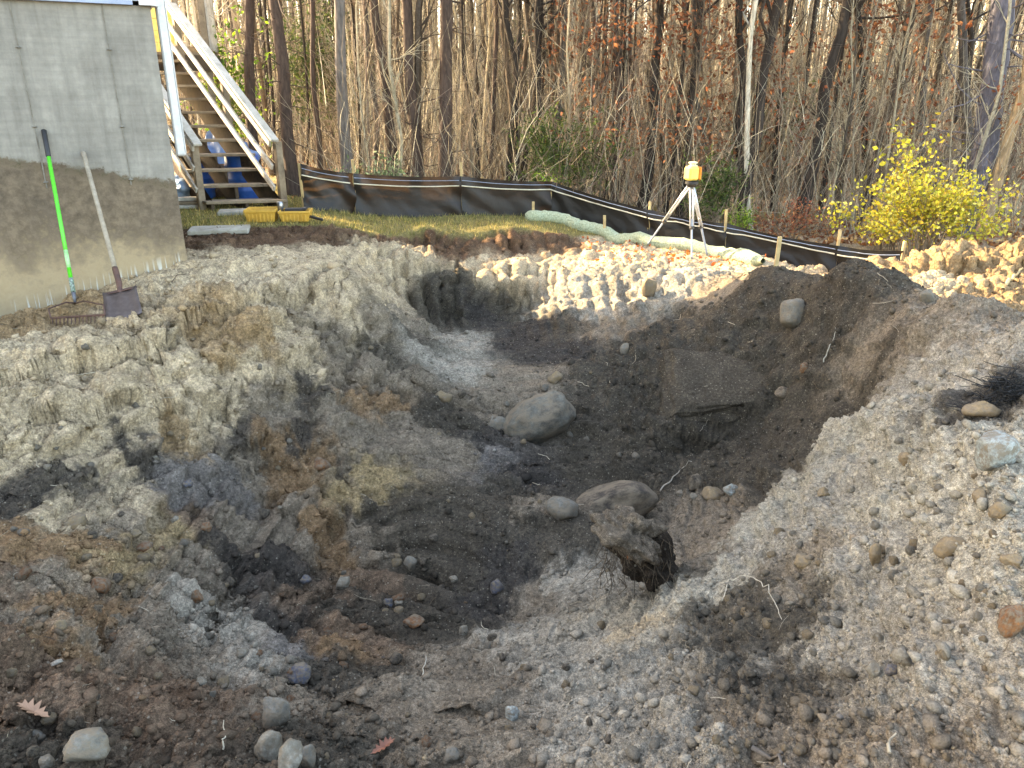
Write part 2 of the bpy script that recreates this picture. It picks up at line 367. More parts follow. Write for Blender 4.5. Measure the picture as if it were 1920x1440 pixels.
# soil: colour painted per vertex as soil kind, grain and pebbles on top
t = NT('soil'); co = t.coord('Object')
at = t.n('ShaderNodeVertexColor', layer_name='Col')
n1 = t.noise(co, 9, 8, .7); n2 = t.noise(co, 55, 5, .7); n3 = t.noise(co, 260, 3, .7)
col = t.mix(.85, at.outputs[0], t.ramp(n1, [(.28, .72), (.5, 1.05), (.74, 1.4)]), 'MULTIPLY')
col = t.mix(.9, col, t.ramp(n2, [(.32, .5), (.5, 1.04), (.68, 1.75)]), 'MULTIPLY')
col = t.mix(.85, col, t.ramp(n3, [(.32, .5), (.5, 1.04), (.68, 1.75)]), 'MULTIPLY')
vd = t.voro(co, 70); vc = t.voro(co, 70, 'Color')
sep = t.n('ShaderNodeSeparateColor'); t.l(vc, sep.inputs[0])
peb = t.math('MULTIPLY', t.math('LESS_THAN', vd, .33), t.math('GREATER_THAN', sep.outputs[0], .86))
pc = t.mix(.55, t.mix(1., at.outputs[0], (1.7, 1.7, 1.7), 'MULTIPLY'), t.mix(sep.outputs[1], lin(120, 112, 96), lin(170, 162, 146)))
col = t.mix(t.math('MULTIPLY', peb, .75), col, pc)
vd2 = t.voro(co, 160); vc2 = t.voro(co, 160, 'Color'); sep2 = t.n('ShaderNodeSeparateColor'); t.l(vc2, sep2.inputs[0])
peb2 = t.math('MULTIPLY', t.math('LESS_THAN', vd2, .36), t.math('GREATER_THAN', sep2.outputs[0], .84))
col = t.mix(t.math('MULTIPLY', peb2, .5), col, t.mix(1., at.outputs[0], (2., 1.95, 1.85), 'MULTIPLY'))
b1 = t.bump(t.noise(co, 120, 6, .75), .8, .010); b2 = t.bump(t.noise(co, 30, 5, .6), .6, .022, b1)
b3 = t.bump(t.math('SUBTRACT', 1., vd), .35, .005, b2)
MAT['soil'] = t.fin(col, .95, b3, spec=.15)
# loose clods and pebbles take their own vertex colour
t = NT('clod'); co = t.coord('Object'); at = t.n('ShaderNodeVertexColor', layer_name='Col')
f = t.noise(co, 150, 5, .7)
col = t.mix(.8, at.outputs[0], t.ramp(f, [(.3, .5), (.5, 1.), (.72, 1.45)]), 'MULTIPLY')
MAT['clod'] = t.fin(col, .95, t.bump(f, .8, .008), spec=.15)
def attrmat(name, rough=.8, scale=30, trans=0, bump=.4, stretch=(1, 1, 1), lo=.55, hi=1.3):
    t = NT(name); co = t.coord('Object', stretch); at = t.n('ShaderNodeVertexColor', layer_name='Col')
    f = t.noise(co, scale, 4, .65)
    col = t.mix(.9, at.outputs[0], t.ramp(f, [(.3, lo), (.7, hi)]), 'MULTIPLY')
    m = t.fin(col, rough, t.bump(f, bump, .01), spec=.25)
    if trans:
        tr = t.n('ShaderNodeBsdfTranslucent'); t.l(col, tr.inputs[0]); mx = t.n('ShaderNodeMixShader'); mx.inputs[0].default_value = trans
        t.l(t.b.outputs[0], mx.inputs[1]); t.l(tr.outputs[0], mx.inputs[2]); t.l(mx.outputs[0], t.out.inputs[0])
    return m
MAT['leaf'] = attrmat('leaf', .6, 25, .4)
MAT['grass'] = attrmat('grass', .7, 40, .3)
MAT['twig'] = attrmat('twig', .8, 40)
MAT['bark'] = attrmat('bark', .9, 26, 0, 1.0, (1, 1, .22), .45, 1.45)

# ------------------------------------------------------------------ soil colours: kinds picked in the photograph, placed on the ground
KIND = dict(S=lin(190,168,137), B=lin(156,128,94), s=lin(156,146,130), G=lin(130,116,99), D=lin(75,68,58), K=lin(64,59,54), H=lin(170,160,141), P=lin(114,107,100),
            O=lin(138,108,78), R=lin(114,93,75), Y=lin(162,138,100), T=lin(100,76,58), L=lin(122,112,70), F=lin(150,126,100))
CP = '''50,660,S 200,660,S 330,640,S 400,625,B 460,610,B 100,720,S 250,720,S 350,740,S 450,690,S 530,620,S 600,560,S 650,600,S 560,690,S 620,640,G 690,620,G 720,560,S 760,600,G 790,640,D
700,650,D 60,800,S 150,770,S 250,790,S 330,790,B 420,780,S 500,760,G 580,735,K 640,740,G 700,720,G 0,860,S 60,870,S 100,900,K 150,900,K 60,950,K 20,960,K 190,870,S 240,820,K 230,850,K 280,865,K
330,900,P 370,940,P 300,920,P 250,935,S 420,880,P 450,830,K 560,830,K 520,870,O 600,870,O 480,900,G 560,930,O 640,940,Y 700,900,Y 650,890,G 700,850,G 750,800,G 640,790,G 720,760,O 800,780,D 660,760,O
130,980,S 200,1000,G 50,1040,O 10,1080,R 100,1100,G 200,1040,O 260,1060,Y 330,1010,Y 380,990,R 430,1000,G 450,1050,K 400,1080,G 330,1090,G 60,1170,G 130,1140,O 100,1230,O 40,1250,R 150,1180,O
20,1330,R 90,1340,R 200,1220,G 260,1180,G 350,1150,s 420,1180,s 350,1250,G 300,1310,R 400,1330,R 330,1360,R 200,1370,R 100,1410,D 450,1260,s 480,1330,G 560,1240,P 530,1180,K 520,1100,K 480,1090,K
560,1120,R 600,1200,R 640,1220,O 600,1270,D 650,1150,D 640,1050,O 600,1000,O 570,980,G 540,1020,G 700,1010,G 720,970,D 780,960,D 820,1020,D 900,980,D 960,1000,D 1050,1000,D 860,1090,D 930,1090,K
890,1130,K 960,1070,K 760,1090,D 700,1100,R 700,1200,R 740,1180,D 820,1180,D 660,1260,D 700,1270,D 780,1300,G 850,1250,G 950,1200,s 1000,1130,G 1050,1100,s 720,1350,G 600,1400,D 850,1380,G
960,1300,G 960,1420,G 1100,1300,s 1150,1200,s 1080,1250,s 1250,1130,S 1200,1180,S 1280,1250,s 1380,1220,D 1440,1180,D 1450,1100,G 1380,1130,D 1500,1300,D 1560,1350,G 1400,1380,G 1250,1400,s
1150,1400,s 1600,1200,s 1700,1300,s 1850,1300,s 1650,1420,G 1780,1200,s 1600,1050,s 1700,950,S 1750,850,S 1850,1000,S 1650,830,S 1500,1000,s 1450,1000,s 1900,1100,S 1900,900,S 1550,930,s
1330,1020,G 1380,960,G 1250,1000,G 1200,1000,D 1300,1080,D 1200,900,D 1100,880,D 1000,900,K 920,870,P 900,840,K 850,860,G 950,930,D 1020,950,G 850,800,D 900,760,G 1100,700,D 1000,720,G 850,690,s
800,660,s 880,650,s 960,650,K 1000,620,K 1050,660,K 900,600,K 850,580,D 840,550,D 940,580,D 1080,610,D 1150,620,G 1120,580,s 1050,560,s 1200,560,s 1250,540,s 1180,650,D 1150,760,D 1200,700,D
1200,820,D 1300,700,D 1400,640,D 1300,600,D 1400,560,D 1300,860,D 1400,870,D 1450,800,D 1500,700,D 1550,600,D 1600,540,D 1640,500,D 1500,530,D 1450,512,D 1350,545,G 1560,790,D 1650,700,D
1640,660,G 1700,640,G 1750,680,s 1850,650,s 1900,620,G 1800,600,G 1700,740,s 1870,745,K 1800,720,s 960,520,S 1050,510,S 1000,490,S 900,500,S 850,475,T 800,452,T 950,455,T 1050,458,T 880,445,T
700,448,T 600,450,T 500,448,T 420,448,T 450,490,S 550,500,S 700,490,S 760,475,S 620,480,S 1150,490,S 1250,490,S 1350,500,S 1200,460,S 1130,460,S 1700,520,B 1800,480,B 1850,560,B 1760,530,S 1900,500,B
1300,1112,S 1350,1068,S 1420,975,S 1480,915,S 1560,848,S 1650,775,S 1730,755,S 1345,1040,G 1420,945,D 1480,890,D 400,540,S 420,500,S 300,540,S 150,590,B 40,620,B'''.split()
CPW = []; CPK = []
for c in CP:
    a, b, k = c.split(','); h = hit(float(a), float(b), base)
    k = 'H' if k == 'S' and float(a) > 1240 and float(b) > 700 else k
    CPW.append(h[:2]); CPK.append(KIND[k])
CPW = np.array(CPW); CPK = np.array(CPK)
def soil_col(x, y):
    wx = x+.16*fbm(x*2.4, y*2.4, 5, 2, .65)+.11*fbm(x*14, y*14, 3, 1, .7); wy = y+.16*fbm(x*2.4+50, y*2.4, 5, 5, .65)+.11*fbm(x*14+7, y*14, 3, 3, .7)
    num = np.zeros((x.size, 3)); den = np.zeros(x.size); nb_ = np.zeros((x.size, 3)); db_ = np.zeros(x.size)
    for (cx, cy), k in zip(CPW, CPK):
        d2 = (wx-cx)**2+(wy-cy)**2+.0015
        wgt = 1/(d2*d2*d2); num += wgt[:, None]*k; den += wgt; wb = 1/(d2+.06)**2; nb_ += wb[:, None]*k; db_ += wb
    c = .78*num/den[:, None]+.22*nb_/db_[:, None]
    v = 1+.32*fbm(x*5, y*5, 5, 6, .65)+.25*fbm(x*24, y*24, 3, 3, .7)
    c = c*v[:, None]
    lw = lawn_mask(x, y); fo = sstep(10.4, 11.6, y)
    c = c*(1-lw)[:, None]+np.array(KIND['L'])[None]*(lw*(1+.3*fbm(x*6, y*6, 3, 1)))[:, None]
    ff = np.maximum(fo*(1-lw), sstep(13.5, 15, y))
    fcol = np.array(KIND['F'])[None]*(1+.4*fbm(x*1.1, y*1.1, 3, 4))[:, None]
    return np.clip(c*.72*(1-ff)[:, None]+fcol*ff[:, None], .01, .8)

# ------------------------------------------------------------------ the ground sheet
na = 640
a_in = np.linspace(-1, 1, na); ext = 1+np.cumsum(.004*1.16**np.arange(46)); av = np.concatenate([-ext[::-1], a_in, ext])
yin = [1.15]
while yin[-1] < 11.4: yin.append(yin[-1]*1.00285)
yb = 1.15-np.cumsum(.02*1.14**np.arange(42)); yf = 11.4+np.cumsum(.035*1.07**np.arange(86))
yv = np.concatenate([yb[::-1], yin, yf])
wv = .62+.62*np.maximum(yv, .9)
AX = av[None, :]*wv[:, None]; AY = np.repeat(yv[:, None], len(av), 1)
fx, fy = AX.ravel(), AY.ravel()
Zm = macro(fx, fy); Dt = detail(fx, fy, Zm)
Zg = Zm.reshape(AX.shape); Zs = Zg.copy()
for _ in range(3): Zs[1:-1, 1:-1] = (Zs[1:-1, 1:-1]*2+Zs[:-2, 1:-1]+Zs[2:, 1:-1]+Zs[1:-1, :-2]+Zs[1:-1, 2:])/6
du = np.stack([np.gradient(AX, axis=1), np.gradient(AY, axis=1), np.gradient(Zs, axis=1)], -1); dv = np.stack([np.gradient(AX, axis=0), np.gradient(AY, axis=0), np.gradient(Zs, axis=0)], -1)
NRM = np.cross(du, dv); NRM /= np.linalg.norm(NRM, axis=2, keepdims=True); NRM = NRM.reshape(-1, 3)
GV = np.stack([fx, fy, Zm], 1)+NRM*Dt[:, None]
inner = np.nonzero((np.abs(AX/wv[:, None]) < .98).ravel() & (fy > 1.2) & (fy < 9.4))[0]
Cc = soil_col(fx, fy)
nr, nc = AX.shape
idx = np.arange(nr*nc).reshape(nr, nc)
quads = np.stack([idx[:-1, :-1], idx[:-1, 1:], idx[1:, 1:], idx[1:, :-1]], -1).reshape(-1, 4)
gme = mesh_np('ground', GV, quads, True, Cc)
gr_o = link('ground', gme, MAT['soil'])
tag(gr_o, 'dug-up sandy and dark soil of the excavated yard', 'ground', kind='structure')
bpy.context.view_layer.update()

# ------------------------------------------------------------------ crumbs, clods and pebbles
ico = bmesh.new(); bmesh.ops.create_icosphere(ico, subdivisions=1, radius=1)
IV = np.array([v.co[:] for v in ico.verts]); IF = np.array([[v.index for v in f.verts] for f in ico.faces]); ico.free()
def scatter_blobs(name, n, smin, smax, power, colf, ylo, yhi, label, cat, sink=.3, flat=(.55, .95)):
    pick = inner[rng.integers(0, len(inner), n)]; pick = pick[(fy[pick] > ylo) & (fy[pick] < yhi)]; n = len(pick)
    xx, yy, zz = GV[pick].T
    s = smin*(1-rng.random(n))**(-1/power); s = np.minimum(s, smax)
    q = rng.normal(size=(n, 4)); q /= np.linalg.norm(q, axis=1, keepdims=True)
    w_, a, b, c = q.T
    Rm = np.stack([np.stack([1-2*(b*b+c*c), 2*(a*b-c*w_), 2*(a*c+b*w_)], -1), np.stack([2*(a*b+c*w_), 1-2*(a*a+c*c), 2*(b*c-a*w_)], -1), np.stack([2*(a*c-b*w_), 2*(b*c+a*w_), 1-2*(a*a+b*b)], -1)], 1)
    dim = rng.uniform(flat[0], 1.15, (n, 3))
    vv = IV[None]*(1+rng.uniform(-.34, .3, (n, len(IV), 1)))*dim[:, None, :]*s[:, None, None]
    vv = np.einsum('nij,nkj->nki', Rm, vv)
    vv[..., 2] *= rng.uniform(*flat, n)[:, None]
    vv += (np.stack([xx, yy, zz], 1)+NRM[pick]*(s*(.5-sink))[:, None])[:, None]
    f = (IF[None]+(np.arange(n)*len(IV))[:, None, None]).reshape(-1, 3)
    c = np.repeat(colf(pick, n), len(IV), 0)
    keep = (1-lawn_mask(xx, yy)) > .5
    kv = np.repeat(keep, len(IV)); kf = np.repeat(keep, len(IF))
    remap = np.cumsum(kv)-1
    o = link(name, mesh_np(name, vv.reshape(-1, 3)[kv], remap[f[kf]], True, c[kv]), MAT['clod'])
    tag(o, label, cat, kind='stuff'); return o
def clodc(pick, n): return Cc[pick]*rng.uniform(.6, 1.4, (n, 1))
PEB = np.array([lin(150,142,126), lin(128,120,106), lin(190,184,170), lin(120,96,70), lin(100,98,98), lin(160,140,108), lin(82,74,66)])
def pebc(pick, n): return .55*PEB[rng.choice(7, n, p=[.25, .22, .07, .15, .1, .12, .09])]*rng.uniform(.5, .95, (n, 1))+.5*Cc[pick]
scatter_blobs('soil_crumbs', 38000, .0045, .028, 2.3, clodc, 1.25, 9.3, 'loose soil crumbs and clods strewn over the dug slopes', 'soil crumbs')
scatter_blobs('gravel', 900, .0045, .020, 2.4, pebc, 1.25, 6.5, 'small loose pebbles lying all over the dug soil', 'gravel', .15)

scatter_blobs('soil_clods', 1100, .014, .06, 2.3, clodc, 5.0, 9.4, 'broken soil clods lying on the benches beyond the pit', 'soil clods')
# ------------------------------------------------------------------ stones
def rock_mat(name, c1, c2, moss=None, scale=7):
    t = NT(name); co = t.coord('Object'); f = t.noise(co, scale, 8, .7); f2 = t.noise(co, scale*9, 5, .7)
    col = t.mix(t.ramp(f, [(.35, 0.), (.62, 1.)]), c2, c1); col = t.mix(.75, col, t.ramp(f2, [(.3, .35), (.7, 1.1)]), 'MULTIPLY')
    if moss: col = t.mix(t.ramp(t.noise(co, scale*.6, 6, .7), [(.47, 0.), (.60, .85)]), col, moss)
    gi = t.n('ShaderNodeNewGeometry'); col = t.mix(t.ramp(t.noise(t.coord('Generated'), 3.5, 8, .75), [(.42, 0.), (.56, .9)]), col, lin(112, 100, 84))
    return t.fin(col, .85, t.bump(f2, .6, .01, t.bump(f, .6, .03)), spec=.3)
RM = dict(grey=rock_mat('stone_grey', lin(134,131,121), lin(100,96,88), lin(88,80,68)), dark=rock_mat('stone_dark', lin(78,70,62), lin(52,47,43), lin(92,81,67)),
          pale=rock_mat('stone_pale', lin(150,144,130), lin(116,108,94)), tan=rock_mat('stone_tan', lin(164,144,112), lin(126,104,76), lin(110,90,64)), mossy=rock_mat('boulder_stone', lin(126,124,113), lin(88,84,75), lin(60,54,47), 4),
          rust=rock_mat('stone_rust', lin(138,92,56), lin(96,66,46)), blue=rock_mat('stone_blue', lin(170,178,174), lin(138,142,136)), blueg=rock_mat('stone_bluegrey', lin(96,100,112), lin(66,66,74)))
def rock_mesh(seed, dims, cuts=9, sub=3, rough=.10, box=0.0):
    bm = bmesh.new(); bmesh.ops.create_icosphere(bm, subdivisions=sub, radius=1)
    rr = random.Random(seed); planes = []
    for k in range(cuts):
        v = Vector((rr.gauss(0, 1), rr.gauss(0, 1), rr.gauss(0, 1))).normalized(); planes.append((v, rr.uniform(.55, .86)))
    o = Vector((rr.uniform(0, 50), rr.uniform(0, 50), rr.uniform(0, 50)))
    from mathutils import noise as mn
    for v in bm.verts:
        p = v.co.copy()
        if box: p = p.lerp(p/max(abs(p.x), abs(p.y), abs(p.z))*.8, box)
        for pl, d in planes:
            e = p.dot(pl)-d
            if e > 0: p -= pl*e*.88
        k = 1+rough*1.4*mn.noise(p*1.3+o)+rough*.7*mn.noise(p*3.4+o)+rough*.28*mn.noise(p*9+o)
        p *= k; v.co = Vector((p.x*dims[0], p.y*dims[1], p.z*dims[2]))
    me = bpy.data.meshes.new('stone'); bm.to_mesh(me); bm.free()
    for p in me.polygons: p.use_smooth = True
    return me
def stone(px, py, wpx, hpx, kind, label, group=None, name='stone', cuts=10, box=0, rot=(0, 0, 0), seed=None, depth=.8, sink=.30, sub=3, rough=.13):
    """px,py = centre of the visible stone in the photograph; rests on the ground found below it"""
    g = ground(px, py+hpx*.36); dist = np.linalg.norm(g-np.array([0, 0, EYE])); k = dist/math.hypot(FPX, math.hypot(px-CX, py-CY))
    a = wpx*k/2; c = hpx*k/2*1.05
    me = rock_mesh(seed if seed is not None else int(px*7+py), (a, a*depth, c), cuts, sub, rough, box)
    o = link(name, me, RM[kind]); o.location = (g[0], g[1]+a*depth*.35, g[2]+c*(1-sink*2)*.9)
    o.rotation_euler = tuple(R(x) for x in rot)
    tag(o, label, 'rock', group); return o
stone(1008, 786, 142, 86, 'mossy', 'large grey lichen-blotched boulder in the middle of the pit', name='boulder', rot=(0, -16, 8), cuts=5, seed=21, sub=4, depth=.7, sink=.15)
stone(1155, 936, 158, 70, 'dark', 'smooth dark brown boulder half buried in the pit floor', name='boulder', rot=(0, -4, -6), cuts=4, seed=9, sub=4, depth=.7, rough=.07)
stone(928, 792, 44, 34, 'grey', 'small rounded grey stone touching the lichen-blotched boulder')
stone(1050, 952, 72, 46, 'grey', 'dusty grey stone at the left end of the smooth dark boulder')
stone(1488, 592, 66, 62, 'grey', 'pointed grey stone stuck in the dark bank', cuts=9, box=.3, rot=(0, 10, 20), sink=.1, seed=33)
stone(1864, 855, 82, 84, 'blue', 'square pale blue-grey block of stone on the sand heap', box=.85, cuts=4, rot=(4, -8, 24), sink=.1, rough=.05, seed=12)
stone(1842, 764, 66, 40, 'tan', 'tan rounded stone beside the black root tangle')
stone(516, 1336, 62, 78, 'grey', 'upright rounded grey cobble above the row of three pale cobbles', rot=(0, 8, 0), sink=.12)
stone(508, 1402, 52, 72, 'pale', 'pale cobble at the pit end of the row, farthest from the leaf on grey soil', rot=(0, 12, 10), sink=.12)
stone(545, 1418, 56, 66, 'pale', 'pale cobble in the middle of the row of three', rot=(0, 6, 40), sink=.12)
stone(578, 1420, 40, 58, 'grey', 'narrow grey cobble of the row of three, nearest the leaf on grey soil', rot=(0, -6, 0), sink=.12)
stone(142, 976, 52, 32, 'tan', 'flat tan oval stone beside the black soil patch', rot=(0, -12, 0))
stone(643, 1090, 34, 36, 'pale', 'squarish pale stone on the orange-brown slope', box=.7, rot=(10, 10, 30))
stone(871, 1180, 24, 26, 'pale', 'small grey cube-like stone at the bottom of the pit', box=.7)
stone(603, 868, 36, 32, 'rust', 'rusty brown round stone on the ridged bank')
stone(188, 1095, 44, 40, 'rust', 'rust coloured stone with a split face on the gravelly slope', box=.3)
stone(272, 1026, 36, 22, 'rust', 'small rust stone next to the ochre streak')
stone(386, 985, 24, 22, 'rust', 'dark rust pebble below the purple-grey patch')
stone(250, 1000, 30, 18, 'tan', 'small tan stone above the rust stone by the ochre streak')
stone(155, 1398, 92, 62, 'grey', 'broad crusted grey stone near the pale oak leaf', sink=.3)
stone(70, 1378, 30, 36, 'grey', 'small grey stone just below the pale oak leaf')
stone(86, 1426, 28, 36, 'pale', 'white angular stone below the small grey stone', box=.4)
stone(115, 1172, 26, 30, 'tan', 'orange-tan pebble on the rusty slope')
stone(830, 740, 36, 30, 'tan', 'rounded brown stone under the light soil hump')
stone(1042, 706, 30, 28, 'tan', 'tan stone on the slope above the lichen-blotched boulder')
stone(1172, 652, 26, 26, 'grey', 'small light stone on the slope beneath the far rim')
stone(1216, 540, 30, 50, 'tan', 'upright tan stone on the crest of the far bank', rot=(0, 4, 0), sink=.1)
stone(1472, 733, 40, 28, 'dark', 'brown stone at the end of the overhanging soil slab')
stone(1508, 688, 20, 22, 'rust', 'ochre pebble below the pointed grey stone')
stone(1738, 556, 26, 30, 'grey', 'pale grey stone sitting in the notch between two mounds', sink=.1)
stone(1303, 908, 26, 40, 'dark', 'upright brown stone near the pale curved root', box=.4, sink=.1)
stone(1338, 924, 46, 26, 'tan', 'flat tan stone in the row below the dark bank')
stone(1374, 914, 34, 24, 'blue', 'bluish grey stone at the end of the row below the dark bank')
stone(1276, 924, 18, 16, 'pale', 'small white stone beside the smooth dark boulder')
stone(1300, 930, 18, 14, 'pale', 'tiny white stone between the flat tan stone and the boulder')
stone(1700, 855, 34, 34, 'tan', 'tan clod-like stone near the top of the sand heap', box=.3)
stone(1545, 922, 26, 20, 'tan', 'light tan stone on the edge of the sand heap')
stone(1597, 916, 20, 16, 'pale', 'small white stone near the crest of the sand heap')
stone(1506, 1052, 46, 30, 'tan', 'blocky tan stone halfway up the gravel slope', box=.5)
stone(1640, 1040, 30, 50, 'tan', 'yellowish upright stone on the gravel slope', sink=.12)
stone(1840, 928, 34, 28, 'tan', 'round tan stone below the square pale block', )
stone(1880, 952, 46, 40, 'tan', 'larger tan stone below the square pale block', box=.3)
stone(1902, 1048, 44, 30, 'tan', 'tan stone above the rusty clod')
stone(1893, 1164, 50, 72, 'rust', 'rusty brown clod standing on the gravel heap', name='rusty_clod', sink=.12, rough=.2)
stone(1785, 1020, 70, 50, 'tan', 'crumbly light clod ledge on the gravel heap', rough=.2, sink=.3)
stone(1640, 1252, 34, 30, 'pale', 'pair of light stones fused on the gravel slope')
stone(1672, 1255, 28, 30, 'blueg', 'lilac grey stone touching the light fused stones', box=.3)
stone(1804, 1242, 22, 16, 'pale', 'flat white pebble right of the lilac grey stone')
stone(958, 1332, 32, 40, 'blue', 'pale blue-grey stone half sunk in the grey slope', sink=.35)
stone(845, 1412, 36, 30, 'grey', 'dull grey stone half sunk beside the red-brown oak leaf', sink=.35)
stone(572, 1086, 24, 22, 'blueg', 'small blue stone on the brown ridge')
stone(455, 1222, 26, 22, 'pale', 'small white stone on the grey-tan fan of soil')
stone(376, 1276, 22, 18, 'pale', 'whitish pebble at the top of the dark red soil')
stone(775, 1165, 40, 22, 'rust', 'pinkish brown stones at the pit bottom')
stone(770, 1055, 30, 34, 'grey', 'knobbly grey stone on the dark slope', )
stone(746, 1128, 18, 18, 'pale', 'small pale pebble beside a dark stone on the dark slope')
stone(728, 1130, 24, 22, 'blueg', 'dark stone beside a small pale pebble on the dark slope')
stone(560, 1260, 46, 40, 'blueg', 'bluish clay lump on the brown ridge', rough=.2, sink=.3)
stone(932, 1098, 34, 34, 'blueg', 'dark blue clay lump in the pit', rough=.2, sink=.25)
stone(370, 1115, 26, 32, 'rust', 'brown stone in the gravelly fan')
stone(350, 905, 24, 18, 'blueg', 'small lilac stone on the purple-grey patch')
stone(327, 972, 16, 14, 'pale', 'white pebble under the purple-grey patch')
stone(850, 1085, 18, 14, 'pale', 'small light pebble on the dark slope above the pit bottom')

# smaller stones, six shapes shared between copies
SM = [rock_mesh(900+k, (1, .8+.03*k, .7+.05*k), 9, 2, .13, .1*(k % 3)) for k in range(6)]
SMK = ['tan', 'grey', 'pale', 'tan', 'dark', 'rust']
for k in range(6): SM[k].materials.append(RM[SMK[k]])
rst = random.Random(44)
def small_stones(n_, box, kinds, wr, label, group):
    done = 0
    while done < n_:
        px, py = rst.uniform(box[0], box[2]), rst.uniform(box[1], box[3])
        if px > 1240 and py < 1130-(px-1290)*.83 and box[0] > 1200: continue
        g = ground(px, py); sc = rst.uniform(*wr)**1.0*np.linalg.norm(g-np.array([0, 0, EYE]))/FPX/2
        o = bpy.data.objects.new('small_stone', SM[rst.choice(kinds)]); COL.objects.link(o); o.location = (g[0], g[1], g[2]+sc*.12)
        o.scale = (sc, sc, sc); o.rotation_euler = (rst.uniform(-.4, .4), rst.uniform(-.4, .4), rst.uniform(0, 6.28)); tag(o, label, 'rock', group); done += 1
small_stones(85, (1250, 780, 1910, 1430), (0, 1, 2, 3), (11, 26), 'small dusty stone among many half buried in the gravelly sand heap', 'small stones on the sand heap')
small_stones(60, (20, 960, 820, 1430), (0, 1, 3, 4, 5), (11, 28), 'small dusty stone among many half buried in the stained slope of the pit', 'small stones on the stained slope')
small_stones(30, (820, 700, 1250, 1400), (0, 1, 4), (10, 22), 'small dusty stone among many half buried in the pit floor', 'small stones on the pit floor')
small_stones(24, (20, 640, 700, 900), (0, 1, 2), (9, 18), 'small dusty stone among many half buried in the sandy bank below the tools', 'small stones on the sandy bank')

# ------------------------------------------------------------------ overhanging soil slab, root clump, black root tangle
def soil_lump(name, me, colfac, label, cat, loc, rot=(0, 0, 0)):
    co_ = np.empty(len(me.vertices)*3, np.float32); me.vertices.foreach_get('co', co_); co_ = co_.reshape(-1, 3)
    c = np.ones((len(co_), 4), np.float32); c[:, :3] = np.array(colfac)[None]*(1+.3*fbm(co_[:, 0]*9, co_[:, 1]*9+co_[:, 2]*7, 3, 2))[:, None]
    a_ = me.color_attributes.new('Col', 'FLOAT_COLOR', 'POINT'); a_.data.foreach_set('color', c.ravel())
    o = link(name, me, MAT['soil']); o.location = loc; o.rotation_euler = rot
    if label: tag(o, label, cat)
    return o
g1 = ground(1240, 770); g2 = ground(1450, 745); gm = ground(1335, 725)
me = rock_mesh(77, (.56, .42, .085), 7, 5, .12, .8)
ang = math.atan2(g2[1]-g1[1], g2[0]-g1[0])
soil_lump('soil_slab', me, tuple(.75*q for q in KIND['D']), 'thick dark slab of soil overhanging a hollow on the bank', 'soil slab', (gm[0], gm[1]-.02, gm[2]+.015), (R(33), R(-3), ang))

rc = ground(1222, 1108); rc = rc+np.array([-.02, .0, .05])
rt = empty('root_clump', tuple(rc)); rt.scale = (1.35, 1.35, 1.35); tag(rt, 'dark torn root clump with hanging fibres capped by grey soil', 'root clump')
def lump_part(name, me, col, loc, rot=(0, 0, 0)):
    o = soil_lump(name, me, col, None, None, loc, rot); o.parent = rt; return o
lump_part('soil_cap', rock_mesh(3, (.12, .10, .075), 3, 5, .5), lin(88, 78, 66), (-.08, .0, .21), (0, R(22), 0))
lump_part('root_body', rock_mesh(4, (.085, .09, .18), 3, 5, .5), lin(50, 42, 34), (.0, .02, .07), (0, R(-38), 0))
mb = MB(); mb.bar((-.10, -.062, .155), (-.05, -.055, .14), .03, .02); mb.build('broken_wood', plain('broken_wood', lin(150, 92, 50), lin(90, 56, 34), 30, .8, .6), rt, bevel=.006)
nrt = 130
p0 = np.stack([rng.uniform(-.18, .06, nrt), rng.uniform(-.10, .03, nrt), rng.uniform(.06, .25, nrt)], 1)
dr = np.stack([rng.normal(0, .03, nrt), rng.normal(-.01, .02, nrt), -rng.uniform(.03, .10, nrt)], 1)
P3 = np.stack([p0, p0+dr*.5+rng.normal(0, .008, (nrt, 3)), p0+dr], 1); R3 = np.repeat(rng.uniform(.0006, .0018, (nrt, 1)), 3, 1)
v, f = tubes_np(P3, R3, 3)
o = link('root_fibres', mesh_np('root_fibres', v, f, True, np.repeat(np.array(lin(96, 82, 66))[None]*rng.uniform(.35, 1.3, (nrt, 1)), 9, 0)), MAT['twig'], rt); tag(o, kind='stuff')
# black tangle of fine roots on the right bank
tc = ground(1880, 742)
nrt = 260; th = rng.uniform(0, 6.28, nrt); rr_ = np.sqrt(rng.random(nrt))*.085
p0 = np.stack([tc[0]+rr_*np.cos(th)*1.3, tc[1]+rr_*np.sin(th)*.6, np.zeros(nrt)], 1); p0[:, 2] = gzv(p0[:, 0], p0[:, 1])+rng.uniform(0, .035, nrt)
dr = np.stack([rng.normal(0, .06, nrt), rng.normal(0, .04, nrt), rng.normal(.01, .02, nrt)], 1)
v, f = tubes_np(np.stack([p0, p0+dr*.5+rng.normal(0, .01, (nrt, 3)), p0+dr], 1), np.full((nrt, 3), 1.)*rng.uniform(.0008, .0024, (nrt, 1)), 3)
o = link('root_tangle', mesh_np('root_tangle', v, f, True, np.full((len(v), 3), .018)), MAT['twig']); tag(o, 'black tangle of fine roots lying on the sandy bank', 'root tangle')

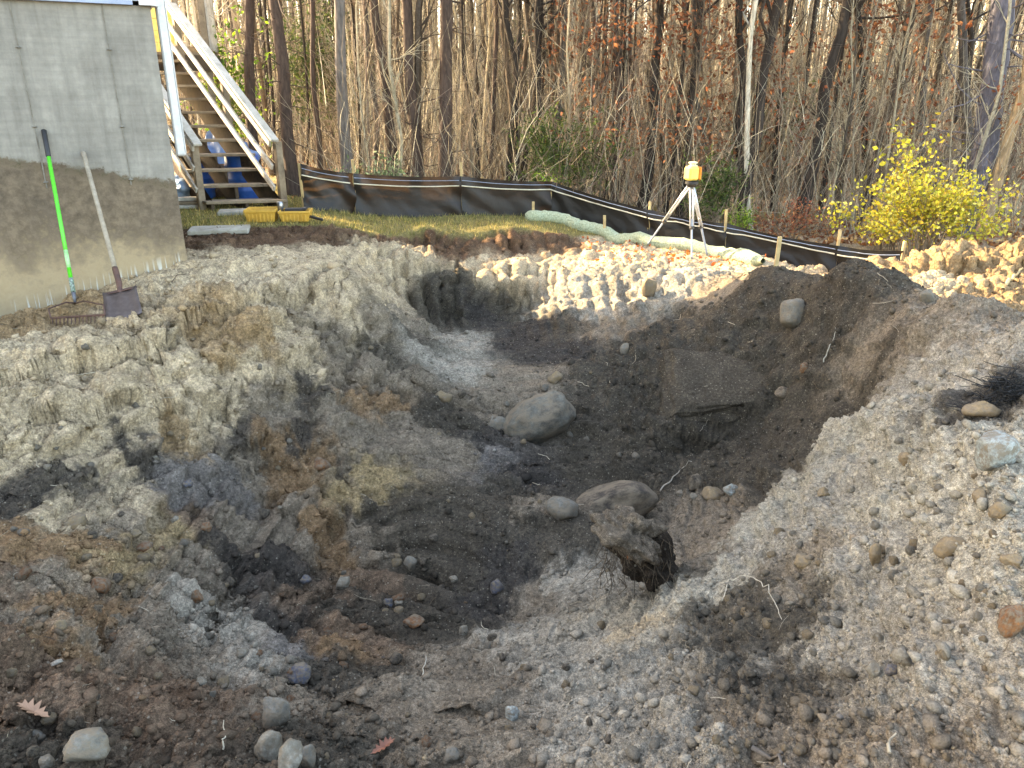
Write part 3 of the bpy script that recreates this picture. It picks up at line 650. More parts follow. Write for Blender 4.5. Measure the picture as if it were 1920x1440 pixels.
def laid_twig(name, pix, rad, col, label, cat='root', lift=.012, arch=0):
    g = [ground(a, b) for a, b in pix]; n_ = len(g)
    fine = []
    for i in range(n_-1):
        for k in range(4):
            q = k/4; p = g[i]*(1-q)+g[i+1]*q; fine.append(p)
    fine.append(g[-1]); fine = np.array(fine); fine[:, :2] += rng.normal(0, .004, (len(fine), 2))
    s_ = np.linspace(0, 1, len(fine)); fine[:, 2] = np.maximum(fine[:, 2], gzv(fine[:, 0], fine[:, 1]))+lift+arch*np.sin(s_*np.pi)
    Rr = (rad*(1-.55*s_))[None]
    v, f = tubes_np(fine[None], Rr, 6)
    o = link(name, mesh_np(name, v, f, True, np.tile(np.array(col), (len(v), 1))), MAT['twig']); tag(o, label, cat); return o
laid_twig('pale_root', [(1236,922),(1258,905),(1275,885),(1296,868)], .006, lin(150,142,128), 'pale curved root rising beside the smooth dark boulder', lift=.015)
laid_twig('pale_root', [(1543,682),(1553,658),(1562,640),(1568,618)], .005, lin(150,145,132), 'thin pale root lying on the dark bank below the pointed stone')
laid_twig('pale_root', [(1352,1130),(1366,1100),(1395,1093),(1425,1108),(1450,1138),(1467,1166)], .003, lin(176,166,148), 'thin arched rootlet on the gravelly sand heap', arch=.03)
laid_twig('stick', [(1404,1408),(1440,1425),(1478,1446)], .008, lin(96,88,80), 'grey stick poking from the gravel heap', 'stick')
laid_twig('stick', [(1662,1420),(1676,1386)], .005, lin(150,138,118), 'short pale twig on the gravel heap', 'stick')
laid_twig('pale_root', [(792,1278),(796,1250),(800,1235)], .003, lin(186,178,160), 'short white rootlet at the pit bottom')
laid_twig('pale_root', [(418,1410),(424,1385),(418,1358)], .003, lin(170,160,140), 'thin curled rootlet on the dark red soil')
laid_twig('pale_root', [(1312,822),(1322,800),(1340,772),(1362,752)], .0025, lin(140,130,114), 'fine rootlet hanging over the soil slab')
laid_twig('stick', [(1880,545),(1900,525),(1915,505)], .02, lin(170,150,110), 'pale branch lying on the sunlit soil pile', 'stick')
laid_twig('pale_root', [(1740,548),(1752,530),(1770,515)], .004, lin(120,104,84), 'dark rootlet bridging the notch between two mounds', lift=.03)
laid_twig('pale_root', [(1645,515),(1662,530),(1672,545)], .003, lin(140,128,110), 'thin rootlet on top of the dark mound')

# fine rootlets and bits of twig all over the soil
nrt = 520; pick = inner[rng.integers(0, len(inner), nrt)]; p0 = GV[pick]+NRM[pick]*.004; th = rng.uniform(0, 6.28, nrt); L = rng.uniform(.03, .14, nrt)*np.clip(fy[pick]/3.5, .5, 1.6)
pl_ = [p0]; cur = p0.copy()
for _ in range(3):
    th = th+rng.normal(0, .5, nrt); stp = np.stack([np.cos(th), np.sin(th), np.zeros(nrt)], 1); stp -= NRM[pick]*(stp*NRM[pick]).sum(1, keepdims=True); cur = cur+stp*(L/3)[:, None]+NRM[pick]*rng.uniform(0, .008, (nrt, 1)); pl_.append(cur)
v, f = tubes_np(np.stack(pl_, 1), np.repeat(rng.uniform(.0006, .002, (nrt, 1)), 4, 1)*np.clip(fy[pick]/3, .7, 1.6)[:, None], 3)
o = link('rootlets', mesh_np('rootlets', v, f, True, np.repeat(np.array([lin(150,136,114), lin(110,94,76), lin(78,66,54), lin(176,164,142)])[rng.integers(0, 4, nrt)], 12, 0)), MAT['twig']); tag(o, 'fine broken rootlets scattered through the dug soil', 'rootlets', kind='stuff')
# oak leaves
LOBE = [(0,-.55),(.05,-.45),(.16,-.36),(.08,-.26),(.30,-.20),(.12,-.08),(.42,.02),(.14,.14),(.36,.28),(.12,.32),(.22,.48),(.06,.46),(0,.60)]
def oak_leaf(px, py, wpx, rz, col, label):
    g = ground(px, py); k = np.linalg.norm(g-np.array([0, 0, EYE]))/FPX*wpx
    out = LOBE+[(-x, y) for x, y in LOBE[::-1][1:-1]]
    bm = bmesh.new(); vs = [bm.verts.new((x*.72*k, y*k, .22*k*(abs(x)*2.2)**1.5+.16*k*y*y)) for x, y in out]
    mid = [bm.verts.new((0, y*k, .10*k*y*y-.01*k)) for y in (-.3, 0, .3)]
    c = mid[1]
    for i in range(len(vs)): bm.faces.new((vs[i], vs[(i+1) % len(vs)], c))
    bmesh.ops.delete(bm, geom=[mid[0], mid[2]], context='VERTS')
    bmesh.ops.recalc_face_normals(bm, faces=bm.faces)
    r = bmesh.ops.extrude_face_region(bm, geom=list(bm.faces)); bmesh.ops.translate(bm, verts=[q for q in r['geom'] if isinstance(q, bmesh.types.BMVert)], vec=(0, 0, .0012))
    me = bpy.data.meshes.new('oak_leaf'); bm.to_mesh(me); bm.free()
    o = link('oak_leaf', me, plain('oak_leaf', lin(*col), tuple(x*.75 for x in lin(*col)), 40, .6, .3)); o.location = (g[0], g[1], g[2]+.016); o.rotation_euler = (R(16), R(6), R(rz))
    tag(o, label, 'leaf')
oak_leaf(66, 1342, 50, 78, (158, 122, 96), 'pale tan fallen oak leaf on the reddish soil')
oak_leaf(718, 1408, 40, -60, (140, 88, 66), 'red-brown fallen oak leaf lying on the grey soil')

# ------------------------------------------------------------------ house: poured foundation wall, siding, downspout
HA = R(27); CORN = at_Y(350, 480, 6.7); HL = 3.75
e1 = np.array([math.cos(HA), math.sin(HA)]); e2 = np.array([-math.sin(HA), math.cos(HA)])
def h2w(lx, ly): return np.array([CORN[0], CORN[1]])+e1*lx+e2*ly
def wall_hit(px, py):
    d = pray(px, py); nrm = np.array([e2[0], e2[1]]); s_ = (nrm @ CORN[:2])/(nrm @ d[:2]); p = np.array([0, 0, EYE])+d*s_; return p
house = empty('house', (CORN[0], CORN[1], 0), HA); tag(house, 'house with bare grey concrete foundation wall and pale blue siding above', 'house')
t = NT('foundation_concrete'); co = t.coord('Object')
sx = t.n('ShaderNodeSeparateXYZ'); t.l(co, sx.inputs[0]); X, Zc = sx.outputs[0], sx.outputs[2]
n1 = t.noise(co, 2.2, 8, .65); n2 = t.noise(co, 14, 8, .7); n3 = t.noise(co, 90, 4, .7)
str_co = t.coord('Object', (9, 9, .7)); n4 = t.noise(str_co, 1.6, 6, .65)
hor = t.noise(t.coord('Object', (.8, .8, 30)), 1.0, 4, .6)
conc = t.mix(t.ramp(n1, [(.3, 0.), (.7, 1.)]), lin(118, 114, 107), lin(150, 146, 137))
conc = t.mix(.55, conc, t.ramp(n4, [(.3, .62), (.6, 1.06)]), 'MULTIPLY'); conc = t.mix(.35, conc, t.ramp(hor, [(.35, .75), (.6, 1.08)]), 'MULTIPLY')
conc = t.mix(.5, conc, t.ramp(n2, [(.3, .7), (.65, 1.12)]), 'MULTIPLY')
zl = t.math('SUBTRACT', Zc, t.math('ADD', t.math('MULTIPLY', X, -.2), .84))
zl = t.math('ADD', zl, t.math('MULTIPLY', t.math('SUBTRACT', n2, .5), .22)); zl = t.math('ADD', zl, t.math('MULTIPLY', t.math('SUBTRACT', n1, .5), .12))
dirt = t.mix(t.ramp(n1, [(.35, 0.), (.65, 1.)]), lin(96, 85, 73), lin(116, 102, 85)); dirt = t.mix(.8, dirt, t.ramp(n2, [(.34, .5), (.6, 1.2)]), 'MULTIPLY')
sand = t.mix(n2, lin(138, 118, 92), lin(166, 150, 122))
zs = t.math('ADD', Zc, t.math('MULTIPLY', t.math('SUBTRACT', n1, .5), 1.3)); zs = t.math('ADD', zs, t.math('MULTIPLY', t.math('SUBTRACT', n2, .5), .9)); zs = t.math('ADD', zs, t.math('MULTIPLY', X, .08))
dirt = t.mix(t.ramp(zs, [(.12, 1.), (.42, 0.)]), dirt, sand)
# white scrape marks low down where the bucket teeth ran along the wall
wv_ = t.noise(t.coord('Object', (30, 30, 1.2)), 1.4, 3, .5)
zb = t.math('SUBTRACT', Zc, t.math('ADD', t.math('MULTIPLY', X, .22), .12)); band = t.ramp(t.math('ABSOLUTE', zb), [(.06, 1.), (.17, 0.)])
scr = t.math('MULTIPLY', t.ramp(wv_, [(.54, 0.), (.60, 1.)]), band)
dirt = t.mix(scr, dirt, lin(186, 184, 174))
edge = t.math('ABSOLUTE', zl)
col = t.mix(t.ramp(zl, [(.0, 1.), (.03, 0.)]), conc, dirt)
col = t.mix(t.math('MULTIPLY', t.ramp(edge, [(.0, 1.), (.05, 0.)]), t.ramp(n2, [(.45, 0.), (.6, .8)])), col, lin(58, 56, 36))
MAT['concrete'] = t.fin(col, .92, t.bump(n3, .35, .004, t.bump(n2, .4, .012, t.bump(scr, .6, .01))), spec=.2)
# wall with board seams: thin raised fins and tie knobs
mb = MB(); W_ = 9.0; TH = .25
mb.box((-W_/2, TH/2, .55), (W_, TH, 3.3)); mb.box((-TH/2-.0005, HL/2+TH/2, .55), (TH, HL-TH, 3.3)); mb.box((-W_/2, HL-TH/2+.25, .55), (W_, TH, 3.3)); mb.box((-W_+TH/2, HL/2+TH/2, .55), (TH, HL-TH-.02, 3.3))
fo = mb.build('foundation_wall', MAT['concrete'], house)
msm = plain('seam_concrete', lin(138, 134, 124), lin(104, 98, 88), 12, .95, .6)
for k, xx in enumerate((-.34, -.95, -1.56, -2.17)):
    mb = MB(); zz = 2.2; x_ = xx
    while zz > .86:
        z2 = zz-random.uniform(.08, .2); mb.bar((x_, -.0015, zz), (x_+random.uniform(-.004, .004), -.0015, max(z2, .85)), .009, .009, (0, 1, 0)); zz = z2
    for zr in (1.87, 1.31, .9): mb.lathe([(.012, -.006), (.02, 0), (.012, .006)], 8, (xx, -.003, zr+random.uniform(-.01, .01)))
    mb.build('form_seam', msm, fo)
msd = plain('siding_paint', lin(186, 192, 202), lin(170, 176, 188), 5, .55, .1, .002, (1, 1, 8))
mtr = plain('white_trim', lin(222, 222, 220), lin(200, 200, 198), 5, .5, .1)
mb = MB()
def lap(mb_, x0, x1, y0, y1, nx, ny):
    """one face of lapped boards from (x0,y0) to (x1,y1), outward normal (nx,ny)"""
    z = 2.23
    while z < 7.2:
        v = [mb_.bm.verts.new(p) for p in ((x0+nx*.045, y0+ny*.045, z), (x1+nx*.045, y1+ny*.045, z), (x1+nx*.03, y1+ny*.03, z+.115), (x0+nx*.03, y0+ny*.03, z+.115), (x0+nx*.03, y0+ny*.03, z), (x1+nx*.03, y1+ny*.03, z))]
        mb_.bm.faces.new((v[0], v[1], v[2], v[3])); mb_.bm.faces.new((v[0], v[4], v[5], v[1])); z += .115
lap(mb, -W_, -.03, 0, 0, 0, -1); lap(mb, 0, 0, .03, HL+.2, 1, 0); lap(mb, -.03, -W_, HL+.25, HL+.25, 0, 1); lap(mb, -W_, -W_, HL+.25, 0, -1, 0)
mb.build('siding', msd, house)
mb = MB(); mb.box((-W_/2, (HL+.25)/2, 4.72), (W_-.02, HL+.23, 4.98)); mb.build('upper_wall', msd, house)
mb = MB(); mb.box((-W_/2-.1, -.022, 2.215), (W_-.05, .05, .03)); mb.build('flashing', plain('flashing', lin(150, 165, 190), lin(130, 145, 170), 6, .4, .1), house)
mb = MB(); mb.box((-.02, -.035, 4.7), (.12, .05, 5.0)); mb.box((.035, .05, 4.7), (.05, .12, 5.0)); mb.build('corner_trim', mtr, house)
mb = MB(); zr, ze, ov = 9.1, 7.15, .35
yc = (HL+.25)/2
v = [mb.bm.verts.new(p) for p in ((-W_-ov, -ov, ze), (ov, -ov, ze), (ov, yc, zr), (-W_-ov, yc, zr), (-W_-ov, HL+.25+.12, ze), (ov, HL+.25+.12, ze), (-W_-ov, -ov, ze-.15), (ov, -ov, ze-.15), (ov, HL+.25+.12, ze-.15), (-W_-ov, HL+.25+.12, ze-.15))]
for q in ((0, 1, 2, 3), (3, 2, 5, 4), (0, 6, 7, 1), (4, 5, 8, 9), (6, 9, 8, 7), (1, 7, 8, 5, 2), (0, 3, 4, 9, 6)): mb.bm.faces.new([v[i] for i in q])
mb.build('roof', plain('shingles', lin(86, 84, 84), lin(60, 58, 58), 20, .9, .5), house)
# downspout on the corner
mb = MB(); zb0 = 1.06; mb.box((.085, .16, (zb0+7)/2), (.075, .095, 7-zb0)); ds = mb.build('downspout', mtr, house, bevel=.012)
for yy_ in (.118, .16, .202):
    mb = MB(); mb.box((.1235, yy_, (zb0+6.9)/2), (.006, .012, 6.85-zb0)); mb.build('downspout_rib', mtr, ds)

# ------------------------------------------------------------------ wooden stairs and deck
def wood(name, c1, c2, sc=3): return plain(name, c1, c2, sc, .85, .5, .004, (1, 1, 1), wear=tuple(x*.5 for x in c2))
WG = wood('weathered_wood', lin(150, 134, 112), lin(104, 90, 74), 5); WP = wood('pale_wood', lin(198, 194, 184), lin(156, 150, 138), 5)
WD = wood('dark_wood', lin(92, 76, 58), lin(62, 50, 38), 5); WH = wood('honey_wood', lin(190, 140, 84), lin(140, 98, 58), 5)
TA = R(14); td = np.array([math.cos(TA), math.sin(TA), 0]); RA = R(41); rd = np.array([-math.sin(RA), math.cos(RA), 0])
ST0 = at_Y(385, 379, 9.75); NTR = 11; RISE = .172; RUN = .285; WID = .91
stairs = empty('wooden_staircase', (ST0[0], ST0[1], gz(ST0[0], ST0[1]))); tag(stairs, 'open wooden staircase with slanted rails climbing to the deck beside the house', 'staircase')
O3 = np.array(stairs.location); zt0 = ST0[2]-O3[2]
def sv_(i, a, z=0.): return tuple(rd*RUN*i+td*a+np.array([0, 0, zt0+RISE*i+z]))
def board(mb_, c, L, wd, th):
    """tread: length along td, width along rd"""
    c = np.array(c); q = [c+td*sa*L/2+rd*sb*wd/2+np.array([0, 0, sc_*th/2]) for sc_ in (-1, 1) for sa, sb in ((-1, -1), (1, -1), (1, 1), (-1, 1))]
    v_ = [mb_.bm.verts.new(p) for p in q]
    for f_ in ((0, 3, 2, 1), (4, 5, 6, 7), (0, 1, 5, 4), (1, 2, 6, 5), (2, 3, 7, 6), (3, 0, 4, 7)): mb_.bm.faces.new([v_[k] for k in f_])
for i in range(NTR):
    mb = MB(); board(mb, sv_(i, WID/2+random.uniform(-.01, .01)), WID+.06, .25, .035); mb.build('tread', WG, stairs, bevel=.004)
for a in (.05, WID/2, WID-.05):
    mb = MB(); prof = []
    for i in range(NTR):
        prof += [np.array(sv_(i, a, -.018-RISE))-rd*.10 if i == 0 else None, np.array(sv_(i, a, -.018))-rd*.10, np.array(sv_(i, a, -.018))+rd*(RUN-.10)]
    top = [p for p in prof if p is not None]
    lowz = -.30
    bot = [np.array(sv_(NTR-1, a, lowz))+rd*(RUN-.10), np.array(sv_(1, a, lowz-.02)), np.array(sv_(0, a, -.018-RISE-.04))-rd*.10]
    loop = top+bot
    va = [mb.bm.verts.new(p-td*.02) for p in loop]; vb = [mb.bm.verts.new(p+td*.02) for p in loop]
    for k in range(len(loop)): mb.bm.faces.new((va[k], va[(k+1) % len(loop)], vb[(k+1) % len(loop)], vb[k]))
    fa = mb.bm.faces.new(va); fb = mb.bm.faces.new(vb[::-1]); bmesh.ops.triangulate(mb.bm, faces=[fa, fb])
    mb.build('stringer', WD, stairs)
def V3(i, a, z): return Vector(sv_(i, a, z))
RH = .71
for a, i, zb_, zt_, m_ in ((WID+.02, 0, -.19, RH, WG), (WID+.02, 5.1, -.25, RH, WG), (-.03, .15, -.17, RH-.04, WG), (WID+.02, 10.3, -.3, RH+.1, WG), (-.03, 5.1, -.25, RH, WG)):
    mb = MB(); mb.bar(V3(i, a, zb_), V3(i, a, zt_), .085, .085, tuple(rd)); mb.build('post', m_, stairs, bevel=.006)
for a, i0, i1 in ((WID-.02, -.12, 10.8), (-.03, -.35, 10.8)):
    mb = MB(); mb.bar(V3(i0, a, RH+.03), V3(i1, a, RH+.03), .105, .032, (0, 0, 1)); mb.build('handrail_cap', WP, stairs, bevel=.005)
    mb = MB(); mb.bar(V3(i0+.1, a-.05, RH-.03), V3(i1, a-.05, RH-.03), .032, .07, (0, 0, 1)); mb.build('handrail', WP, stairs, bevel=.004)
    for dz in (.30, .56):
        mb = MB(); mb.bar(V3(-.05, a-.055, RH-dz), V3(10.6, a-.055, RH-dz), .032, .07, (0, 0, 1)); mb.build('guard_rail', WP, stairs, bevel=.004)
# deck landing behind the stair head
dk = np.array(sv_(NTR-1, 0)) + O3 + rd*RUN
dko = empty('deck', (dk[0], dk[1], 0), TA); tag(dko, 'raised wooden deck with balusters at the stair head behind the house', 'deck')
DZ = float(dk[2])+.12; DW, DD = 1.42, 1.3; DX0 = -2.2
for k in range(9):
    mb = MB(); mb.box((DX0/2+DW/2, .07+k*.148, DZ), (DW-DX0, .14, .035)); mb.build('deck_board', WG, dko)
mb = MB(); mb.box((DX0/2+DW/2, -.022, DZ-.13), (DW-DX0, .04, .22)); mb.box((DW+.022, DD/2, DZ-.13), (.04, DD, .22)); mb.build('rim_joist', WD, dko, bevel=.004)
gzd = gz(dk[0], dk[1])
for x_, y_ in ((DW-.06, .05), (DW-.06, DD-.1), (DX0+.1, DD-.1)):
    mb = MB(); mb.box((x_, y_, (DZ+1.05+gzd-.1)/2), (.095, .095, DZ+1.05-gzd+.1)); mb.build('post', WG, dko, bevel=.006)
mb = MB(); mb.box((DW-.06, DD/2, DZ+1.02), (.13, DD+.1, .04)); mb.box((DW/2-.55, DD-.1, DZ+1.025), (DW+1.2, .13, .04)); mb.build('rail_cap', WG, dko, bevel=.005)
mb = MB(); mb.box((DW-.06, DD/2, DZ+.12), (.04, DD-.1, .085)); mb.box((DW/2-.55, DD-.1, DZ+.12), (DW+1.1, .04, .085)); mb.build('bottom_rail', WG, dko)
for k in range(7):
    mb = MB(); mb.box((DW-.02, .22+k*.165, DZ+.55), (.04, .04, .95)); mb.build('baluster', WP, dko, bevel=.003)
for k in range(12):
    mb = MB(); mb.box((DW-.3-k*.165, DD-.06, DZ+.55), (.04, .04, .95)); mb.build('baluster', WP, dko, bevel=.003)
# yellow lapped panel added on the deck, standing in for rear wing siding
bx = dko.matrix_world if False else None
pl = empty('siding_stand_in', (0, 0, 0), 0); 
pw = at_Y(291, 60, dk[1]+.9)
pl.location = (pw[0]-.02, pw[1], DZ+.02); pl.rotation_euler = (R(-6), 0, R(24)); tag(pl, 'yellow lapped panel standing in for siding on the deck behind the house corner', 'panel')
MY = plain('yellow_board', lin(232, 206, 120), lin(214, 184, 96), 6, .7, .2)
for k in range(8):
    mb = MB(); mb.box((0, -.004*(k % 2), .09+k*.17), (.55, .02, .166)); mb.build('board', MY, pl, bevel=.003)

# ------------------------------------------------------------------ clutter under the stairs
def drum(px, py, Y, r, h, m, label):
    p = at_Y(px, py, Y); mb = MB(); prof = [(r*.96, 0), (r, .02)]
    for k in range(1, 4): prof += [(r, h*k/4-.03), (r*1.04, h*k/4-.012), (r*1.04, h*k/4+.012), (r, h*k/4+.03)]
    prof += [(r, h-.02), (r*.95, h), (r*.88, h), (r*.87, h-.02)]
    mb.lathe(prof, 20); o = mb.build('plastic_drum', m, smooth=True); o.location = (p[0], p[1], gz(p[0], p[1])); tag(o, label, 'drum')
MBL = plain('blue_plastic', lin(30, 92, 170), lin(22, 70, 140), 6, .45, .1); MWH = plain('white_plastic', lin(200, 200, 196), lin(170, 170, 165), 6, .5, .1)
drum(462, 380, 10.9, .22, .62, MBL, 'blue plastic drum under the stairs, beside the tread ends')
drum(372, 380, 11.0, .24, .55, MBL, 'blue plastic drum behind the left stair stringer')
drum(415, 372, 11.3, .17, .45, plain('brown_plastic', lin(120, 92, 70), lin(84, 62, 46), 6, .6, .2), 'brown tub between the two blue drums')
def crumple(px, py, Y, dims, m, label, name='tarp', seed=1):
    p = at_Y(px, py, Y); me = rock_mesh(seed, dims, 8, 4, .35, .2); o = link(name, me, m); o.location = (p[0], p[1], gz(p[0], p[1])+dims[2]*.8); tag(o, label, name)
crumple(344, 372, 10.4, (.22, .3, .22), plain('tarp_blue', lin(70, 130, 190), lin(170, 190, 200), 5, .5, .3), 'crumpled blue and white tarp beside the stair foot', seed=8)
crumple(432, 372, 12.2, (.45, .4, .55), plain('tarp_grey', lin(120, 150, 190), lin(60, 100, 160), 4, .5, .3), 'faded blue tarp heaped behind the stairs', seed=14)
pb = at_Y(352, 392, 9.9); pp = empty('plank_stack', (pb[0], pb[1], gz(pb[0], pb[1])), R(10)); tag(pp, 'short stack of weathered planks on the lawn at the stair foot', 'planks')
for k in range(3):
    mb = MB(); mb.box((-.05*k, .02*k, .03+.045*k), (.55, .14, .04)); mb.build('plank', WG if k % 2 else WP, pp, bevel=.004)
pv = ground(405, 438); mb = MB(); mb.box((0, 0, .0), (.62, .30, .05)); o = mb.build('paving_slab', plain('slab', lin(176, 172, 160), lin(140, 134, 120), 8, .9, .4), bevel=.01); o.location = (pv[0], pv[1]+.12, pv[2]+.02); o.rotation_euler = (R(2), 0, R(12)); tag(o, 'thin grey paving slab at the torn lawn edge near the house', 'slab')
pv = ground(440, 402); mb = MB(); mb.box((0, 0, .0), (.40, .30, .05)); o = mb.build('paving_slab', MAT['concrete'] if False else plain('slab_two', lin(168, 164, 152), lin(130, 126, 114), 8, .9, .4), bevel=.01); o.location = (pv[0], pv[1]+.05, pv[2]+.02); o.rotation_euler = (0, 0, R(14)); tag(o, 'small paving slab set in the lawn before the bottom tread', 'slab')

# open yellow carrying case
cg = ground(487, 417); case = empty('carrying_case', (cg[0], cg[1]+.12, cg[2]), R(6)); tag(case, 'open yellow plastic carrying case lying on the lawn by the stairs', 'case')
MCY = plain('case_plastic', lin(214, 168, 72), lin(196, 148, 58), 8, .5, .15); MBK = plain('black_plastic', lin(40, 40, 42), lin(28, 28, 30), 8, .5, .15)
def tray(cx, wd, dp, ht):
    mb = MB(); t_ = .012
    def ring(s_, z): return [mb.bm.verts.new((cx+sx_*wd/2*s_, sy_*dp/2*s_, z)) for sx_, sy_ in ((-1, -1), (1, -1), (1, 1), (-1, 1))]
    rs = [ring(.86, 0), ring(.97, ht*.75), ring(1.02, ht*.78), ring(1.02, ht), ring(.95, ht), ring(.84, .02)]
    for a_, b_ in zip(rs[:-1], rs[1:]):
        for k in range(4): mb.bm.faces.new((a_[k], a_[(k+1) % 4], b_[(k+1) % 4], b_[k]))
    mb.bm.faces.new(rs[0][::-1]); mb.bm.faces.new(rs[-1]); tr_ = mb.build('tray', MCY, case, bevel=.006)
    for k in range(7):
        mb = MB(); mb.box((cx-wd*.36+k*wd*.12, -dp*.47, ht*.38), (.012, .02, ht*.6)); mb.build('rib', MCY, tr_)
tray(0, .34, .28, .14); tray(.37, .34, .28, .12)
mb = MB(); mb.lathe([(.035, 0), (.035, .12), (.03, .125)], 14, (.20, .04, .08)); mb.build('canister', plain('steel_can', lin(170, 172, 176), lin(140, 142, 146), 9, .3, .1, metal=.8), case, smooth=True)
mb = MB(); mb.box((.36, .02, .105), (.22, .10, .06)); mb.box((.47, .03, .125), (.05, .14, .03)); mb.build('padding', MBK, case, bevel=.01)
mb = MB(); mb.bar((.50, -.02, .05), (.68, -.10, .015), .03, .03); mb.build('strap', MBK, case, bevel=.008)

# ------------------------------------------------------------------ rake and shovel leaning on the wall
MGN = plain('green_fibreglass', lin(74, 214, 62), lin(60, 190, 52), 10, .35, .05, spec=.5); MSV = plain('tool_steel', lin(120, 124, 132), lin(84, 84, 88), 14, .5, .3, metal=.5)
MHW = plain('ash_handle', lin(164, 152, 134), lin(128, 116, 98), 9, .75, .4, .003); MRU = plain('rusted_steel', lin(104, 74, 62), lin(70, 50, 46), 12, .65, .4, metal=.2)
MBLD = plain('blade_steel', lin(112, 100, 96), lin(84, 70, 64), 8, .45, .3, metal=.45)
T_ = wall_hit(82, 243); B_ = ground(142, 572); B_[2] += .015; T_ = T_-np.array([e2[0], e2[1], 0])*.018
rk = empty('rake', tuple(B_)); tag(rk, 'bow rake with bright green handle and black grip leaning on the concrete', 'rake')
def seg(q): return Vector(tuple((T_*(1-q)+B_*q)-B_))
mb = MB(); mb.tube([seg(.0), seg(.004), seg(.155), seg(.16)], [.012, .019, .018, .015], 14); mb.build('grip', MBK, rk, smooth=True)
mb = MB(); mb.tube([seg(.158), seg(.86)], .0145, 14); mb.build('handle', MGN, rk, smooth=True)
mb = MB(); mb.tube([seg(.70), seg(.80)], .0148, 14); mb.build('worn_band', plain('worn_green', lin(130, 210, 120), lin(180, 210, 170), 12, .5, .1), rk, smooth=True)
mb = MB(); mb.tube([seg(.858), seg(.865), seg(.94)], [.015, .0165, .0165], 14); sl = mb.build('sleeve_label', plain('sleeve_label', lin(36, 40, 40), lin(170, 190, 180), 60, .5, .1, wear=lin(70, 200, 60)), rk, smooth=True)
mb = MB(); mb.tube([seg(.935), seg(1.0)], [.0165, .009], 12); mb.build('ferrule', MSV, rk, smooth=True)
bl = [ground(a, b)-B_ for a, b in ((97, 604), (198, 598))]
for q in bl: q[2] += .03
L0, R0_ = Vector(bl[0]), Vector(bl[1]); F0 = Vector((0, 0, .0))
up = Vector((0, 0, .045))
mb = MB(); mb.tube([F0, F0.lerp(L0, .35)+up, F0.lerp(L0, .8)+up*1.1+(L0-R0_)*.12, L0], .0055, 8); mb.tube([F0, F0.lerp(R0_, .35)+up, F0.lerp(R0_, .8)+up*1.1+(R0_-L0)*.12, R0_], .0055, 8); mb.build('bow', MRU, rk, smooth=True)
mb = MB(); mb.bar(L0, R0_, .014, .014); hd = mb.build('rake_bar', MRU, rk, bevel=.003)
for k in range(14):
    a = L0.lerp(R0_, (k+.5)/14); mb = MB(); mb.tube([a, a+Vector((0, -.02, -.05))], [.005, .002], 6); mb.build('tine', MRU, rk)
T_ = wall_hit(156, 285)-np.array([e2[0], e2[1], 0])*.02; B_ = ground(240, 592)
sh = empty('shovel', tuple(B_)); tag(sh, 'square shovel with bare wooden handle and rusty blade leaning on the concrete', 'shovel')
mb = MB(); mb.tube([seg(0), seg(.006), seg(.35), seg(.74)], [.012, .0175, .0165, .0185], 14); mb.build('handle', MHW, sh, smooth=True)
mb = MB(); mb.tube([seg(.73), seg(.745), seg(.82), seg(.86)+Vector((0, -.015, 0)), seg(.885)+Vector((0, -.012, 0))], [.02, .021, .02, .018, .012], 14); mb.build('socket', MRU, sh, smooth=True)
top = seg(.865)+Vector((0, -.012, 0)); ax = (Vector((.03, -.10, -.005))-top).normalized(); sd_ = Vector((1, .12, 0)); sd_ = (sd_-ax*sd_.dot(ax)).normalized(); nm = ax.cross(sd_)
if nm.z < 0: nm = -nm
mb = MB(); NU, NV = 9, 9; Lb, Wb = .30, .235; gr_ = [[], []]
for lay in (0, 1):
    for j in range(NV):
        row = []
        for i in range(NU):
            a = i/(NU-1)*2-1; b = j/(NV-1); rib = .012*math.exp(-(a/.16)**2)*(1-b)**1.2
            p = top+ax*(b*Lb)+sd_*(a*Wb/2*(.96+.06*b))+nm*(.028*abs(a)**3+.02*(b-.4)**2-rib*-1-lay*.003)
            row.append(mb.bm.verts.new(p))
        gr_[lay].append(row)
for j in range(NV-1):
    for i in range(NU-1):
        mb.bm.faces.new((gr_[0][j][i], gr_[0][j][i+1], gr_[0][j+1][i+1], gr_[0][j+1][i])); mb.bm.faces.new((gr_[1][j][i], gr_[1][j+1][i], gr_[1][j+1][i+1], gr_[1][j][i+1]))
per = [(0, i) for i in range(NU)]+[(j, NU-1) for j in range(1, NV)]+[(NV-1, i) for i in range(NU-2, -1, -1)]+[(j, 0) for j in range(NV-2, 0, -1)]
for k in range(len(per)):
    (a, b), (c, d) = per[k], per[(k+1) % len(per)]; mb.bm.faces.new((gr_[0][a][b], gr_[1][a][b], gr_[1][c][d], gr_[0][c][d]))
mb.build('blade', MBLD, sh, smooth=True)
mb = MB(); mb.bar(top+sd_*-.115+nm*.012, top+sd_*.115+nm*.012, .02, .008, tuple(nm)); mb.build('tread_lip', MRU, sh, bevel=.002)

